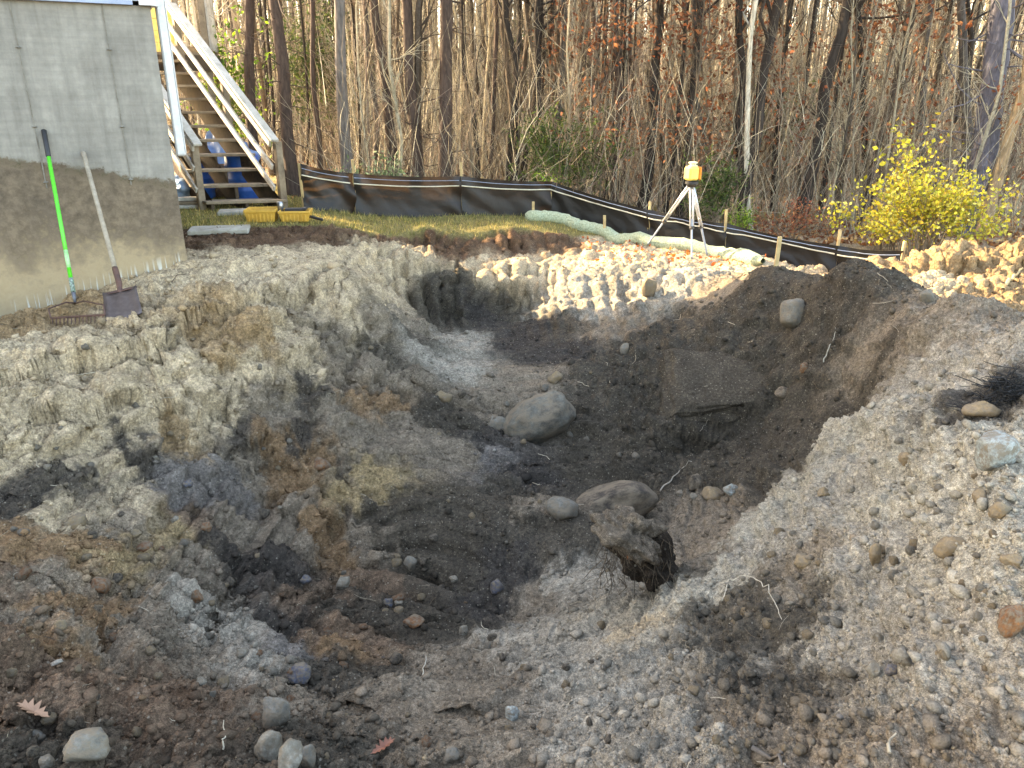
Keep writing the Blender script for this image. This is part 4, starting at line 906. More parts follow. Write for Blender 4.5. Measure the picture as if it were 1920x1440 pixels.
# ------------------------------------------------------------------ silt fence
t = NT('silt_fabric'); co = t.coord('Object'); wvn = t.noise(t.coord('Object', (1, 1, 9)), 5, 5, .6)
fcol = t.mix(wvn, lin(20, 20, 20), lin(32, 30, 28)); t.fin(fcol, .5, t.bump(t.noise(co, 9, 5, .6), .35, .02), spec=.35)
tr = t.n('ShaderNodeBsdfTranslucent'); tr.inputs[0].default_value = (*lin(112, 86, 60), 1); mx = t.n('ShaderNodeMixShader'); mx.inputs[0].default_value = .08
t.l(t.b.outputs[0], mx.inputs[1]); t.l(tr.outputs[0], mx.inputs[2]); t.l(mx.outputs[0], t.out.inputs[0]); MFAB = t.m
MSTR = plain('white_cord', lin(214, 206, 184), lin(190, 180, 156), 20, .8, .2); MSTB = plain('blue_thread', lin(150, 160, 176), lin(120, 130, 150), 20, .8, .2)
MSTK = plain('stake_wood', lin(200, 176, 128), lin(160, 134, 92), 8, .85, .4)
fpts = []
for px, py, Y, h in FENCE:
    p = at_Y(px, py, Y); fpts.append((np.array([p[0], p[1], gz(p[0], p[1])]), h))
fc = empty('silt_fence', tuple(fpts[0][0])); tag(fc, 'low black plastic silt fence strung along the edge of the wood', 'fence'); FO = fpts[0][0]
for k in range(len(fpts)-1):
    (a, ha), (b, hb) = fpts[k], fpts[k+1]; L = np.linalg.norm((b-a)[:2]); nu, nvv = int(L/.035)+4, 16
    U, Vv = np.meshgrid(np.linspace(0, 1, nu), np.linspace(0, 1, nvv), indexing='ij')
    dirn = (b-a)[:2]/L; nn = np.array([dirn[1], -dirn[0]])
    xs = a[0]+(b[0]-a[0])*U; ys = a[1]+(b[1]-a[1])*U; zg = height(xs.ravel(), ys.ravel()).reshape(U.shape)
    zt = a[2]+ha+(b[2]+hb-a[2]-ha)*U-.022*4*U*(1-U); zz = zg-.03+(zt-zg+.03)*Vv
    s_ = U*L; wr = .016*fbm(s_*3+k*9, Vv*2.2, 3, k)+.012*fbm(s_*9+Vv*5, Vv*3+k, 2, k+1)+.022*np.exp(-(np.minimum(U, 1-U)*L/.22)**2)*np.sin(Vv*9+s_*14)
    if k == 0: wr = wr*1.8
    bulge = -.03*np.sin(Vv*np.pi)*np.sin(U*np.pi); off = wr+bulge
    xs = xs+nn[0]*off; ys = ys+nn[1]*off
    vv = np.stack([xs, ys, zz], -1).reshape(-1, 3)-FO; ii = np.arange(nu*nvv).reshape(nu, nvv)
    qf = np.stack([ii[:-1, :-1], ii[1:, :-1], ii[1:, 1:], ii[:-1, 1:]], -1).reshape(-1, 4)
    pn = link('fabric_panel', mesh_np('fabric_panel', vv, qf, True), MFAB, fc)
    for lvl, rad, m_, nm_ in ((.76, .009, MSTR, 'white_cord'), (.90, .005, MSTB, 'thread')):
        zi = zg[:, 0]+(zt[:, 0]-zg[:, 0])*lvl; j = int(lvl*(nvv-1)); pth = np.stack([xs[:, j]+nn[0]*.02, ys[:, j]+nn[1]*.02, zi], -1)-FO
        v, f = tubes_np(pth[None, ::3], np.full((1, len(pth[::3])), rad), 5); link(nm_, mesh_np(nm_, v, f, True), m_, pn)
for k, (p, h) in enumerate(fpts):
    ex = [.0, .17, .18, .02, .1, .17, .18, .1][k]
    q = p-FO; d_ = Vector((random.uniform(-.02, .02), random.uniform(-.02, .02), 0)); mb = MB(); mb.bar(Vector(q)+Vector((0, .035, -.1)), Vector(q)+Vector((0, .035, h+ex))+d_, .035, .03, (1, 0, 0)); mb.build('stake', MSTK, fc, bevel=.003)

# straw wattles in front of the fence and their pegs
t = NT('wattle_straw'); co = t.coord('Object'); f1 = t.noise(co, 60, 5, .75); f2 = t.noise(co, 9, 4, .6)
MWT = t.fin(t.mix(t.ramp(f1, [(.35, 0.), (.65, 1.)]), lin(118, 128, 100), t.mix(f2, lin(196, 198, 160), lin(176, 190, 168))), .9, t.bump(f1, 1., .02))
def wattle(pix, rad, label):
    g = [ground(a, b) for a, b in pix]; pth = []
    for i in range(len(g)-1):
        for k in range(8): q = k/8; pth.append(g[i]*(1-q)+g[i+1]*q)
    pth.append(g[-1]); pth = np.array(pth)
    for _ in range(3): pth[1:-1, :2] = (pth[:-2, :2]+pth[2:, :2])/2*.5+pth[1:-1, :2]*.5
    pth[:, 2] = gzv(pth[:, 0], pth[:, 1])+rad*.55
    n_ = len(pth); rr2 = np.full(n_, rad); rr2[0] = rr2[-1] = rad*.35; rr2[1] = rr2[-2] = rad*.8
    v, f = tubes_np(pth[None], rr2[None], 14); v = v+.012*np.stack([fbm(v[:, 0]*16, v[:, 2]*16, 2, 1), fbm(v[:, 1]*16, v[:, 0]*16, 2, 2), fbm(v[:, 0]*20, v[:, 1]*20, 2, 3)], 1)
    o = link('straw_wattle', mesh_np('straw_wattle', v, f, True), MWT); tag(o, label, 'wattle')
wattle([(985, 412), (1020, 413), (1060, 419), (1090, 432)], .085, 'shorter straw wattle in the fence corner, ending on the lawn')
wattle([(1078, 428), (1130, 440), (1200, 453), (1280, 466), (1350, 480), (1430, 497)], .085, 'long pale green straw wattle running behind the tripod')
for px, py, h_, lab in ((1000, 412, .16, 'short grey peg in the wattle by the fence corner'), (1134, 444, .20, 'pale wooden peg in the long wattle left of the tripod'), (1455, 497, .17, 'pale wooden peg at the right end of the long wattle')):
    g = ground(px, py); mb = MB(); mb.bar((0, 0, -.08), (random.uniform(-.02, .02), 0, h_+.08), .035, .025, (0, 1, 0)); o = mb.build('wooden_peg', MSTK, bevel=.003); o.location = tuple(g); tag(o, lab, 'peg')

# ------------------------------------------------------------------ tripod with laser level
feet = [ground(1213, 460), ground(1297, 485), ground(1326, 479)]
hub = at_Y(1297, 342, feet[1][1]+.12); tpo = empty('tripod', tuple(feet[1])); tag(tpo, 'silver aluminium survey tripod standing on the sunlit sand', 'tripod'); TO = feet[1]
MAL = plain('aluminium', lin(206, 208, 212), lin(180, 184, 190), 10, .35, .1, metal=.35); MLT = plain('leg_grey', lin(150, 160, 176), lin(130, 140, 156), 10, .4, .1, metal=.3)
for k, ft in enumerate(feet):
    h_ = Vector(hub-TO)+Vector((ft-hub)*.03); f_ = Vector(ft-TO); d_ = (f_-h_); sd2 = d_.cross(Vector((0, 0, 1))).normalized()
    mb = MB()
    for s_ in (-1, 1): mb.tube([h_+sd2*s_*.022, h_.lerp(f_, .58)+sd2*s_*.018], .0105, 10)
    lg = mb.build('leg', MAL, tpo, smooth=True)
    mb = MB(); mb.bar(h_.lerp(f_, .46), h_.lerp(f_, .985), .024, .016, tuple(sd2)); mb.build('lower_leg', MLT, lg, bevel=.003)
    mb = MB(); mb.bar(h_.lerp(f_, .555), h_.lerp(f_, .60), .062, .034, tuple(sd2)); mb.build('clamp', MBK, lg, bevel=.004)
    mb = MB(); mb.tube([h_.lerp(f_, .97), f_+Vector((0, 0, -.02))], [.013, .004], 8); mb.build('foot', MSV, lg)
hb = Vector(hub-TO); mb = MB(); mb.lathe([(.045, -.05), (.06, -.02), (.075, -.015), (.075, .012), (.05, .015)], 20, tuple(hb)); mb.build('head_plate', MBK, tpo, smooth=False)
ls = empty('laser_level', tuple(hub+np.array([0, 0, .0155])), R(20)); tag(ls, 'yellow rotary laser level mounted on top of the tripod', 'laser level')
MLY = plain('laser_yellow', lin(232, 206, 110), lin(222, 192, 92), 12, .45, .1); MLO = plain('laser_shade_orange', lin(222, 140, 36), lin(206, 122, 28), 12, .5, .1)
mb = MB(); mb.box((-.012, 0, .085), (.125, .14, .15)); mb.build('housing', MLY, ls, bevel=.02)
mb = MB(); mb.box((.072, 0, .085), (.035, .12, .145)); sp_ = mb.build('shaded_side', MLO, ls, bevel=.012)  # orange slab colours in the shaded face of the yellow housing
mb = MB(); mb.box((.092, -.005, .10), (.008, .018, .04)); mb.build('button', MBK, sp_, bevel=.003)
mb = MB(); mb.lathe([(.05, 0), (.05, .012), (.034, .014), (.034, .03), (.05, .032), (.05, .045), (.03, .05)], 18, (0, 0, .161)); mb.build('beacon', plain('beacon', lin(220, 216, 180), lin(190, 186, 150), 10, .4, .1), ls, smooth=False)
mb = MB(); mb.lathe([(.05, 0), (.055, .01)], 16, (0, 0, 0)); mb.build('mount', MBK, ls)

# ------------------------------------------------------------------ the wood: bare trees, saplings, brush, far trunks
BARK = dict(pine=lin(78,64,56), maple=lin(110,102,96), dark=lin(56,48,42), grey=lin(90,82,75), birch=lin(196,186,166), big=lin(96,92,98), tan=lin(150,126,96))
def curve_pts(p0, p1, K, wob, r_):
    s_ = np.linspace(0, 1, K)[:, None]; p = p0[None]*(1-s_)+p1[None]*s_
    L = np.linalg.norm(p1-p0); w_ = r_.normal(0, wob*L, (K, 3)); w_[0] = 0; w_[:, 2] *= .3; w_ = np.cumsum(w_, 0)*.35; return p+w_
def side_twigs(axis, rad, n_, lo, hi, Lr, up, r_, K=4, rfac=.35, droop=0., rmin=.0025):
    """n_ twigs leaving a polyline between fractions lo..hi; returns polylines and radii"""
    Ka = len(axis); q = r_.uniform(lo, hi, n_)*(Ka-1); i = np.minimum(q.astype(int), Ka-2); fr = (q-i)[:, None]
    p = axis[i]*(1-fr)+axis[i+1]*fr; rb = rad[i]*(1-fr[:, 0])+rad[i+1]*fr[:, 0]
    th = r_.uniform(0, 2*np.pi, n_); el = r_.normal(up, .28, n_); L = r_.uniform(*Lr, n_)*(1-.45*(q/(Ka-1)))
    d = np.stack([np.cos(th)*np.cos(el), np.sin(th)*np.cos(el), np.sin(el)], 1)
    out = [p]; cur = p.copy(); dd = d.copy()
    for k in range(1, K):
        dd = dd+r_.normal(0, .22, (n_, 3)); dd[:, 2] += .10-droop; dd /= np.linalg.norm(dd, axis=1, keepdims=True)
        cur = cur+dd*(L/(K-1))[:, None]; out.append(cur.copy())
    r0 = np.maximum(rb*rfac, rmin); taper = np.linspace(1, .3, K)[None]
    return np.stack(out, 1), r0[:, None]*taper
def second(Pt, Rt, n_, Lr, r_, K=3, rmin=.002):
    i = r_.integers(0, len(Pt), n_); k = r_.integers(1, Pt.shape[1]-1, n_); fr = r_.random(n_)[:, None]
    p = Pt[i, k]*(1-fr)+Pt[i, k+1]*fr; d = Pt[i, -1]-Pt[i, 0]; d /= np.linalg.norm(d, axis=1, keepdims=True)+1e-9
    d = d+r_.normal(0, .6, (n_, 3)); d[:, 2] += .2; d /= np.linalg.norm(d, axis=1, keepdims=True); L = r_.uniform(*Lr, n_)
    out = [p]; cur = p.copy()
    for _ in range(1, K):
        d = d+r_.normal(0, .2, (n_, 3)); d /= np.linalg.norm(d, axis=1, keepdims=True); cur = cur+d*(L/(K-1))[:, None]; out.append(cur.copy())
    return np.stack(out, 1), np.maximum(Rt[i, k]*.6, rmin)[:, None]*np.linspace(1, .5, K)[None]
def colr(nv, c, r_, var=.25): return np.array(c)[None]*(1+r_.uniform(-var, var, (nv, 1)))
def leaves_np(c, size, r_, cols, fold=.3, asp=.55):
    """folded diamond leaves at points c"""
    n_ = len(c); a = r_.normal(size=(n_, 3)); a /= np.linalg.norm(a, axis=1, keepdims=True); b = r_.normal(size=(n_, 3)); b -= a*(a*b).sum(1, keepdims=True); b /= np.linalg.norm(b, axis=1, keepdims=True); nn = np.cross(a, b)
    s_ = size*r_.uniform(.6, 1.25, (n_, 1))
    v = np.stack([c-a*s_*.5, c+b*s_*asp*.5+nn*s_*fold*.3, c+a*s_*.5, c-b*s_*asp*.5+nn*s_*fold*.3], 1).reshape(-1, 3)
    f = np.arange(n_*4).reshape(n_, 4); col = np.repeat(cols[r_.integers(0, len(cols), n_)]*r_.uniform(.65, 1.3, (n_, 1)), 4, 0)
    return v, f, col
# --- big trees, each at its own place
TREES = [(453,482,17,14.0,'pine'),(510,549,20,13.0,'pine'),(623,657,19,12.5,'maple'),(712,735,15,14.5,'pine'),(757,788,18,13.5,'pine'),(825,838,22,12.8,'pine'),(873,891,9,15,'dark'),(948,970,11,14,'dark'),
 (968,962,10,14.5,'dark'),(1003,1000,11,15,'dark'),(1026,984,10,15.5,'dark'),(1040,1041,13,15,'grey'),(1097,1096,12,16,'pine'),(1157,1153,13,15,'pine'),(1226,1205,17,14,'dark'),(1309,1280,13,14.5,'dark'),
 (1388,1408,13,13.5,'dark'),(1465,1392,17,12.5,'dark'),(1590,1505,20,12.8,'dark'),(1740,1738,16,15,'grey'),(1783,1797,15,14,'grey'),(1897,1836,40,12.2,'big'),(1412,1420,9,12.4,'birch'),(1935,1862,18,11.6,'tan'),
 (676,700,10,16,'grey'),(1330,1345,9,15,'grey'),(1640,1650,12,16,'dark'),(1845,1850,10,16,'dark'),(905,915,8,16,'pine'),(580,598,9,15.5,'pine')]
TLAB = {2:'smooth grey-barked tree just behind the left part of the silt fence', 5:'straight thick brown pine trunk behind the middle of the silt fence', 17:'dark forked tree leaning away above the laser level', 18:'dark tree leaning strongly to one side between the tripod and the yellow bush',
        21:'thickest blue-grey pine trunk behind the yellow bush', 22:'slim pale birch stem between the tripod and the leaning dark tree', 23:'pale tan tree leaning beside the thickest pine trunk', 3:'second brown pine trunk from the straight thick one, on its stair side', 4:'brown pine trunk next to the straight thick one, on its stair side', 14:'dark trunk midway between the fence corner and the tripod', 15:'dark trunk standing just behind the tripod', 0:'brown pine trunk seen just past the stair rails', 1:'brown pine trunk between the stairs and the black fence end', 10:'thin dark trunk slanting across its upright neighbours'}
KLAB = dict(pine='straight brown pine trunk with dead side twigs in the wood behind the fence', dark='slender dark bare trunk in the wood behind the fence', grey='slender grey bare trunk in the wood behind the fence')
for k, (pt, pbx, wpx, Y, kind) in enumerate(TREES):
    r_ = np.random.default_rng(100+k)
    Yd = 11.4+(Y-11.4)*.45; b0 = at_Y(pbx, 330, Yd); b = np.array([b0[0], Yd, 0]); b[2] = gz(b[0], Yd)-.1; tp = at_Y(pt, 0, Yd+r_.uniform(-.1, .3))
    d = (tp-b)/(tp[2]-b[2]); H = 9.5 if kind in ('dark', 'grey', 'tan', 'birch') else 12.5
    top = b+d*H; ax = curve_pts(b, top, 14, .012 if kind in ('pine', 'big', 'maple') else .022, r_)
    r0 = wpx/FPX*math.hypot(Yd, 1)*.5*1.12; rad = r0*np.linspace(1, .28, 14)**.8; rad[0] *= 1.35; rad[1] *= 1.08
    root = empty('pine_tree' if kind in ('pine', 'big') else ('birch_tree' if kind == 'birch' else 'bare_tree'), tuple(b))
    lab = TLAB.get(k, KLAB.get(kind)); tag(root, lab, 'tree', None if k in TLAB else 'tall trunks behind the fence')
    fine = np.stack([np.interp(np.linspace(0, 13, 50), np.arange(14), ax[:, j]) for j in range(3)], 1); frad = np.interp(np.linspace(0, 13, 50), np.arange(14), rad)*(1+r_.normal(0, .03, 50))
    v, f = tubes_np((fine-b)[None], frad[None], 12); v = v+np.random.default_rng(k).normal(0, r0*.03, v.shape)
    link('trunk', mesh_np('trunk', v, f, True, colr(len(v), BARK[kind], r_, .15)), MAT['bark'], root)
    parts = []
    if kind in ('pine', 'big'):
        Pt, Rt = side_twigs(ax-b, rad, 44, .04, .6, (.4, 1.3), -.05, r_, 5, .10, .06, .004); parts.append((Pt, Rt))
    nlim = 16; Pl, Rl = side_twigs(ax-b, rad, nlim, .28, .98, (1.6, 3.2), .75, r_, 6, .45, 0., .006); parts.append((Pl, Rl))
    P2, R2 = second(Pl, Rl, 110, (.5, 1.3), r_, 4, .0035)
    if k == 17:
        fk = ax[4]-b; e_ = fk+np.array([1.0, .3, 4.2]); c_ = curve_pts(fk, e_, 6, .02, r_); parts.append((c_[None], (rad[4]*np.linspace(.8, .4, 6))[None]))
    tubs = [tubes_np(a_, b_, 5)+() for a_, b_ in parts]+[tubes_np(P2, R2, 3)]
    tubs = [(v_, f_, colr(len(v_), np.array(BARK[kind])*1.1, r_, .3)) for v_, f_ in tubs]
    v, f, c = join_np(tubs); link('crown', mesh_np('crown', v, f, True, c), MAT['twig'], root)

# --- sapling prototypes (one mesh each), copied with shared mesh data
OAKC = np.array([lin(156,92,60), lin(136,80,54), lin(176,116,78), lin(116,72,50), lin(150,106,74)])
def sapling_mesh(seed, H, r0, col, ntw, leafy=0, lean=.03, brush=False):
    r_ = np.random.default_rng(seed); top = np.array([r_.normal(0, lean*H), r_.normal(0, lean*H), H]); ax = curve_pts(np.zeros(3), top, 9, .025, r_); rad = r0*np.linspace(1, .25, 9)
    Pt, Rt = side_twigs(ax, rad, ntw, .15, .98, (.25, .95), .9, r_, 5, .4, 0, .003); P2, R2 = second(Pt, Rt, ntw*4, (.18, .6), r_, 3, .0022)
    tb = [tubes_np(ax[None], rad[None], 6), tubes_np(Pt, Rt, 4), tubes_np(P2, R2, 3)]
    tb = [(v_, f_, colr(len(v_), col, r_, .25)) for v_, f_ in tb]
    if leafy:
        ends = np.concatenate([P2[:, -1], P2[:, 1]]); sel = ends[r_.integers(0, len(ends), leafy)]+r_.normal(0, .05, (leafy, 3)); sel = sel[(sel[:, 2] > .5)]
        tb.append(leaves_np(sel, .095, r_, OAKC))
    v, f, c = join_np(tb); return mesh_np('sapling', v, f, False, c)
TW = [lin(178,164,138), lin(154,142,122), lin(126,112,94), lin(194,184,160), lin(100,90,78), lin(140,120,106)]
PROT = [sapling_mesh(300+k, [5.5, 6.5, 4.2, 7, 5, 3.4, 6, 4.6, 3, 5.5][k], [.018, .024, .014, .026, .016, .011, .02, .013, .009, .019][k], TW[k % 6], [34, 40, 30, 44, 34, 30, 36, 34, 26, 38][k]) for k in range(10)]
LEAFY = [sapling_mesh(400+k, [3.2, 4.2, 2.6][k], .02, TW[2], 34, [300, 360, 220][k]) for k in range(3)]
POLE = [sapling_mesh(500+k, [10, 11, 9, 10.5][k], [.045, .058, .034, .05][k], [lin(80,68,58), lin(98,86,75), lin(66,57,49), lin(116,100,84)][k], [22, 24, 18, 22][k], lean=.03) for k in range(4)]
for m_ in PROT+LEAFY+POLE: m_.materials.append(MAT['leaf'])
def put(me, name, x, y, rz, sc, label, cat, group):
    o = bpy.data.objects.new(name, me); COL.objects.link(o); o.location = (x, y, gz(x, y)-.05); o.rotation_euler = (0, 0, rz); o.scale = (sc, sc, sc); tag(o, label, cat, group); return o
def behind_fence(x, y):
    fx_ = [p[0][0] for p in fpts]; fy_ = [p[0][1] for p in fpts]; return y > np.interp(x, fx_, fy_)+.35
cnt = 0; rs = random.Random(5)
while cnt < 170:
    Yp = 11.6+10*rs.random()**1.1; px = rs.uniform(455, 1990); x = (px-CX)/FPX*Yp/1.04
    if not behind_fence(x, Yp) or (px < 600 and Yp < 14.8) or (px > 1640 and Yp < 11): continue
    put(PROT[rs.randrange(10)], 'bare_sapling', x, Yp, rs.uniform(0, 6.28), rs.uniform(.75, 1.25), 'thin bare sapling among many in the wood behind the fence', 'sapling', 'bare saplings in the wood'); cnt += 1
cnt = 0
while cnt < 130:
    Yp = 12.5+13*rs.random(); px = rs.uniform(470, 1980); x = (px-CX)/FPX*Yp/1.04
    if px < 600 and Yp < 14.8: continue
    put(POLE[rs.randrange(4)], 'young_tree', x, Yp, rs.uniform(0, 6.28), rs.uniform(.8, 1.2), 'slim straight bare young trunk in the depth of the wood', 'tree', 'young trunks in the wood'); cnt += 1
for px, Y, k, sc in [(1085,12.6,0,.95),(1120,12.0,1,.85),(1150,13,1,.9),(1060,13.4,2,1),(1240,12.4,1,.9),(1290,12.2,1,.95),(1330,12.8,0,1.0),(1375,12.4,1,.85),(1405,13.2,0,1),(1440,13.8,1,.9),(1620,12.5,1,1.0),(1660,13,0,1.1),(1700,14,1,1),(1250,13.6,2,1.1),(1545,13.5,0,1),(1880,11.8,2,.8),(1470,12.4,2,.9)]:
    x = (px-CX)/FPX*Y/1.04; put(LEAFY[k], 'oak_sapling', x, Y, rs.uniform(0, 6), sc, 'young oak holding rust-brown dead leaves in the wood behind the fence', 'sapling', 'young oaks with dead leaves')
# --- evergreen and leafy shrubs
def shrub(name, px, py, Y, wpx, hpx, cols, nleaf, size, label, cat='shrub', stemc=TW[2], asp=.55, yj=.5, top=1.0, nst=16, dens=1.0):
    r_ = np.random.default_rng(int(px*3+py)); c = at_Y(px, py, Y); W2 = wpx/FPX*Y/2; base_z = gz(c[0], Y); Ht = max(c[2]+hpx/FPX*Y/2-base_z, .3)
    root = empty(name, (c[0], Y, base_z)); tag(root, label, cat)
    th = r_.uniform(0, 6.28, nst); tips = np.stack([np.cos(th)*W2*r_.uniform(.2, 1, nst), np.sin(th)*W2*yj*r_.uniform(.2, 1, nst), Ht*r_.uniform(.5, 1, nst)], 1); tips[:, 2] *= 1-.5*np.clip((tips[:, 0]**2+(tips[:, 1]/yj)**2)/W2**2, 0, 1)
    Ps = np.stack([tips*np.array([.22, .22, 0]), tips*np.array([.3, .3, .45])+r_.normal(0, .03, (nst, 3)), tips*np.array([.65, .65, .78])+r_.normal(0, .04, (nst, 3)), tips], 1)
    Rs = np.full((nst, 1), .008)*np.array([1, .8, .6, .3])[None]; P2, R2 = second(Ps, Rs, nst*7, (.12*Ht, .4*Ht), r_, 4, .002)
    v, f, cc = join_np([(a_, b_, colr(len(a_), stemc, r_)) for a_, b_ in (tubes_np(Ps, Rs, 5), tubes_np(P2, R2, 3))]); link('stems', mesh_np('stems', v, f, True, cc), MAT['twig'], root)
    i = r_.integers(0, len(P2), nleaf); kk = r_.integers(1, 4, nleaf); cen = P2[i, kk]+r_.normal(0, .05*dens, (nleaf, 3)); cen = cen[cen[:, 2] > .05]
    v, f, cc = leaves_np(cen, size, r_, cols, .3, asp); link('foliage', mesh_np('foliage', v, f, False, cc), MAT['leaf'], root)
YL = np.array([lin(214,200,70), lin(196,184,60), lin(226,214,110), lin(160,160,64), lin(200,170,70)])
shrub('yellow_bush', 1740, 405, 9.8, 340, 190, YL, 4200, .055, 'bright yellow-leaved bush growing behind the sunlit soil pile', 'bush', asp=.7, nst=44)
shrub('yellow_bush', 1650, 425, 10.2, 130, 110, YL, 500, .06, 'sparser low yellow bush at the tail of the silt fence', 'bush', asp=.7)
shrub('yellow_bush', 1700, 300, 10.4, 110, 150, YL, 160, .075, 'thin tall shoots with a few yellow leaves above the bright bush', 'bush', asp=.7, nst=6)
GN = np.array([lin(86,104,52), lin(68,88,44), lin(112,126,66), lin(58,72,42)]); GP = np.array([lin(140,156,116), lin(120,140,98), lin(164,172,132), lin(96,116,76)]); GB = np.array([lin(118,150,48), lin(96,132,40), lin(150,172,70), lin(74,100,40)])
shrub('evergreen_shrub', 1050, 300, 11.9, 210, 190, GN, 2600, .10, 'loose dark green evergreen shrub behind the fence corner', asp=.22, nst=22)
shrub('evergreen_shrub', 1340, 370, 11.2, 110, 150, GN, 1200, .10, 'green evergreen shrub right behind the tripod', asp=.22)
shrub('pine_seedling', 1385, 412, 10.5, 70, 60, GB, 500, .10, 'bright green pine seedling poking over the fence beside the tripod', 'seedling', asp=.12, nst=9)
shrub('pine_seedling', 1015, 350, 11.4, 60, 60, GB, 350, .10, 'bright green seedling tips above the fence corner', 'seedling', asp=.12, nst=9)
shrub('pale_shrub', 700, 328, 11.1, 130, 60, GP, 900, .06, 'pale green leafy shrub above the left stretch of fence', asp=.5)
shrub('evergreen_shrub', 590, 150, 16.5, 150, 330, GN*.8, 3200, .13, 'tall dark hemlock behind the black fence end', 'shrub', asp=.25, nst=34, dens=2)  # foliage is a darker tone of the evergreen greens
shrub('holly_bush', 425, 150, 13.6, 95, 190, GB, 1500, .085, 'bright green leafy bush behind the stair rails', 'bush', asp=.6, nst=24)
shrub('evergreen_shrub', 1440, 250, 17, 170, 160, GN, 1500, .13, 'distant green undergrowth behind the leaning dark tree', asp=.3, nst=22)
shrub('evergreen_shrub', 1000, 120, 24, 240, 200, GN*.9, 1800, .2, 'far off dark evergreen deep in the wood', asp=.3, nst=26)
shrub('berry_bush', 1480, 420, 10.6, 190, 90, np.array([lin(150,92,66), lin(128,74,56), lin(170,120,84)]), 800, .05, 'low reddish-brown bush behind the fence right of the tripod', 'bush', asp=.5)
# --- undergrowth: thicket of thin twigs nobody could count
r_ = np.random.default_rng(77); nb = 6500
Yb = 11.2+10*r_.random(nb)**1.2; pxb = r_.uniform(470, 1980, nb); xb = (pxb-CX)/FPX*Yb/1.04
fx_ = np.array([p[0][0] for p in fpts]); fy_ = np.array([p[0][1] for p in fpts]); ok = (Yb > np.interp(xb, fx_, fy_)+.3) & ~((pxb < 610) & (Yb < 15)); xb, Yb = xb[ok], Yb[ok]; nb = len(xb)
p0 = np.stack([xb, Yb, height(xb, Yb)+np.where(r_.random(nb) < .55, 0, r_.uniform(0, 1.6, nb))], 1); L = r_.uniform(.5, 2.6, nb)*np.where(p0[:, 2] > .6, .6, 1)
d = np.stack([r_.normal(0, .28, nb), r_.normal(0, .28, nb), r_.uniform(.45, 1, nb)], 1); d /= np.linalg.norm(d, axis=1, keepdims=True)
Pb = [p0]; cur = p0
for _ in range(3):
    d = d+r_.normal(0, .2, (nb, 3)); d /= np.linalg.norm(d, axis=1, keepdims=True); cur = cur+d*(L/3)[:, None]; Pb.append(cur)
Pb = np.stack(Pb, 1); Rb = r_.uniform(.002, .006, (nb, 1))*np.array([1, .85, .65, .35])[None]
v, f = tubes_np(Pb, Rb, 3); cb = np.array(TW)[r_.integers(0, 6, nb)]*r_.uniform(.7, 1.25, (nb, 1))
o = link('undergrowth', mesh_np('undergrowth', v, f, True, np.repeat(cb, 12, 0)), MAT['twig']); tag(o, 'dense tangle of bare twigs and brush along the edge of the wood', 'undergrowth', kind='stuff')
# --- far wood
nf = 2600; Yf = 19+60*r_.random(nf)**1.25; xf = r_.uniform(-.62, .78, nf)*Yf
Hf = r_.uniform(6, 14, nf); rf = r_.uniform(.02, .10, nf)**1.0; rf[r_.random(nf) < .55] *= .45
p0 = np.stack([xf, Yf, height(xf, Yf)-.1], 1); tp = p0+np.stack([r_.normal(0, .5, nf), r_.normal(0, .5, nf), Hf], 1); mid = (p0+tp)/2+r_.normal(0, .12, (nf, 3))
v1, f1 = tubes_np(np.stack([p0, mid, tp], 1), rf[:, None]*np.array([1, .75, .35])[None], 4)
fc_ = np.array([lin(168,154,130), lin(134,122,104), lin(194,180,152), lin(92,82,70), lin(208,196,170), lin(150,134,114)]); c1 = np.repeat(fc_[r_.integers(0, 6, nf)]*r_.uniform(.75, 1.2, (nf, 1)), 12, 0)
nt_ = 26000; Yt = 18+40*r_.random(nt_)**1.4; xt = r_.uniform(-.62, .78, nt_)*Yt; zt_ = height(xt, Yt)+r_.uniform(.1, 7.5, nt_)*r_.random(nt_)**.7
p0 = np.stack([xt, Yt, zt_], 1); d = np.stack([r_.normal(0, .6, nt_), r_.normal(0, .5, nt_), r_.uniform(.1, 1, nt_)], 1); d /= np.linalg.norm(d, axis=1, keepdims=True); L = r_.uniform(.5, 2.2, nt_)[:, None]
m1 = p0+d*L*.5+r_.normal(0, .08, (nt_, 3)); e_ = m1+(d+r_.normal(0, .25, (nt_, 3)))*L*.5
v2, f2 = tubes_np(np.stack([p0, m1, e_], 1), (r_.uniform(.004, .012, (nt_, 1))*np.array([1, .8, .4])[None]), 3); c2 = np.repeat(fc_[r_.integers(0, 6, nt_)]*r_.uniform(.8, 1.35, (nt_, 1)), 9, 0)
v, f, c = join_np([(v1, f1, c1), (v2, f2, c2)])
o = link('far_woodland', mesh_np('far_woodland', v, f, True, c), MAT['twig']); tag(o, 'far leafless wood of countless thin trunks and twigs on rising ground', 'woodland', kind='stuff')
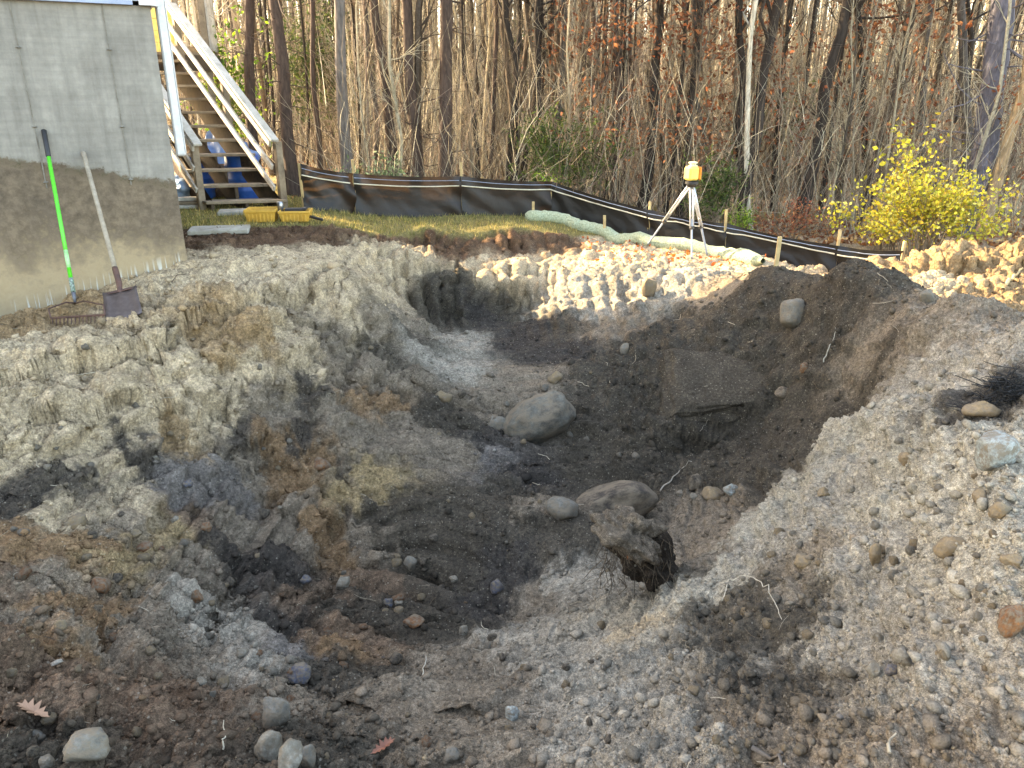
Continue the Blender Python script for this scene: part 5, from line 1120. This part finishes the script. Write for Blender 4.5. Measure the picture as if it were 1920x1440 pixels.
# --- leaf litter and grass
nl = 16000; Yl = 10.6+16*r_.random(nl)**1.5; xl = r_.uniform(-.6, .75, nl)*Yl; lm = lawn_mask(xl, Yl); ok = ((lm < .5) & (Yl > np.interp(xl, fx_, fy_)-.1)) | (r_.random(nl) < .02); xl, Yl = xl[ok], Yl[ok]
v, f, c = leaves_np(np.stack([xl, Yl, height(xl, Yl)+.02], 1), .09, r_, np.array([lin(168,112,70), lin(190,146,98), lin(142,92,60), lin(206,170,120), lin(120,80,56)]), .3, .6)
o = link('leaf_litter', mesh_np('leaf_litter', v, f, False, c), MAT['leaf']); tag(o, 'fallen brown leaves carpeting the floor of the wood', 'leaf litter', kind='stuff')
ng = 46000; Yg = 8.2+7*r_.random(ng)**1.6; xg = r_.uniform(-5.2, 2.0, ng); ok = (lawn_mask(xg, Yg) > r_.uniform(.3, .8, ng)) & ((Yg < np.interp(xg, fx_, fy_)+.2) | (xg < fx_[0])) & ~((((xg-CORN[0])*e1[0]+(Yg-CORN[1])*e1[1]) < .02) & (((xg-CORN[0])*e2[0]+(Yg-CORN[1])*e2[1]) < HL+.3)); xg, Yg = xg[ok], Yg[ok]; ng = len(xg)
hg = r_.uniform(.02, .06, ng); th = r_.uniform(0, 6.28, ng); zg_ = height(xg, Yg); ln = r_.normal(0, .02, (ng, 2)); wg = .004
v = np.stack([np.stack([xg-wg*np.cos(th), Yg-wg*np.sin(th), zg_-.005], 1), np.stack([xg+wg*np.cos(th), Yg+wg*np.sin(th), zg_-.005], 1), np.stack([xg+ln[:, 0], Yg+ln[:, 1], zg_+hg], 1)], 1).reshape(-1, 3)
gc = np.array([lin(122,124,64), lin(104,110,54), lin(178,158,92), lin(196,176,112), lin(168,146,84)])[r_.integers(0, 5, ng)]*r_.uniform(.7, 1.2, (ng, 1))
o = link('lawn_grass', mesh_np('lawn_grass', v, np.arange(ng*3).reshape(-1, 3), False, np.repeat(gc, 3, 0)), MAT['grass']); tag(o, 'short patchy grass of the lawn in front of the fence', 'grass', kind='stuff')
# fallen red-orange leaves on the sunlit sand near the tripod
nl = 260; pxs = r_.uniform(1090, 1440, nl); Yl = r_.uniform(8.6, 10, nl); xl = (pxs-CX)/FPX*Yl/1.0
v, f, c = leaves_np(np.stack([xl, Yl, height(xl, Yl)+.012], 1), .07, r_, np.array([lin(200,96,44), lin(214,128,60), lin(170,90,50)]), .4, .6)
o = link('fallen_leaves', mesh_np('fallen_leaves', v, f, False, c), MAT['leaf']); tag(o, 'orange fallen leaves scattered over the sand around the tripod', 'fallen leaves', kind='stuff')
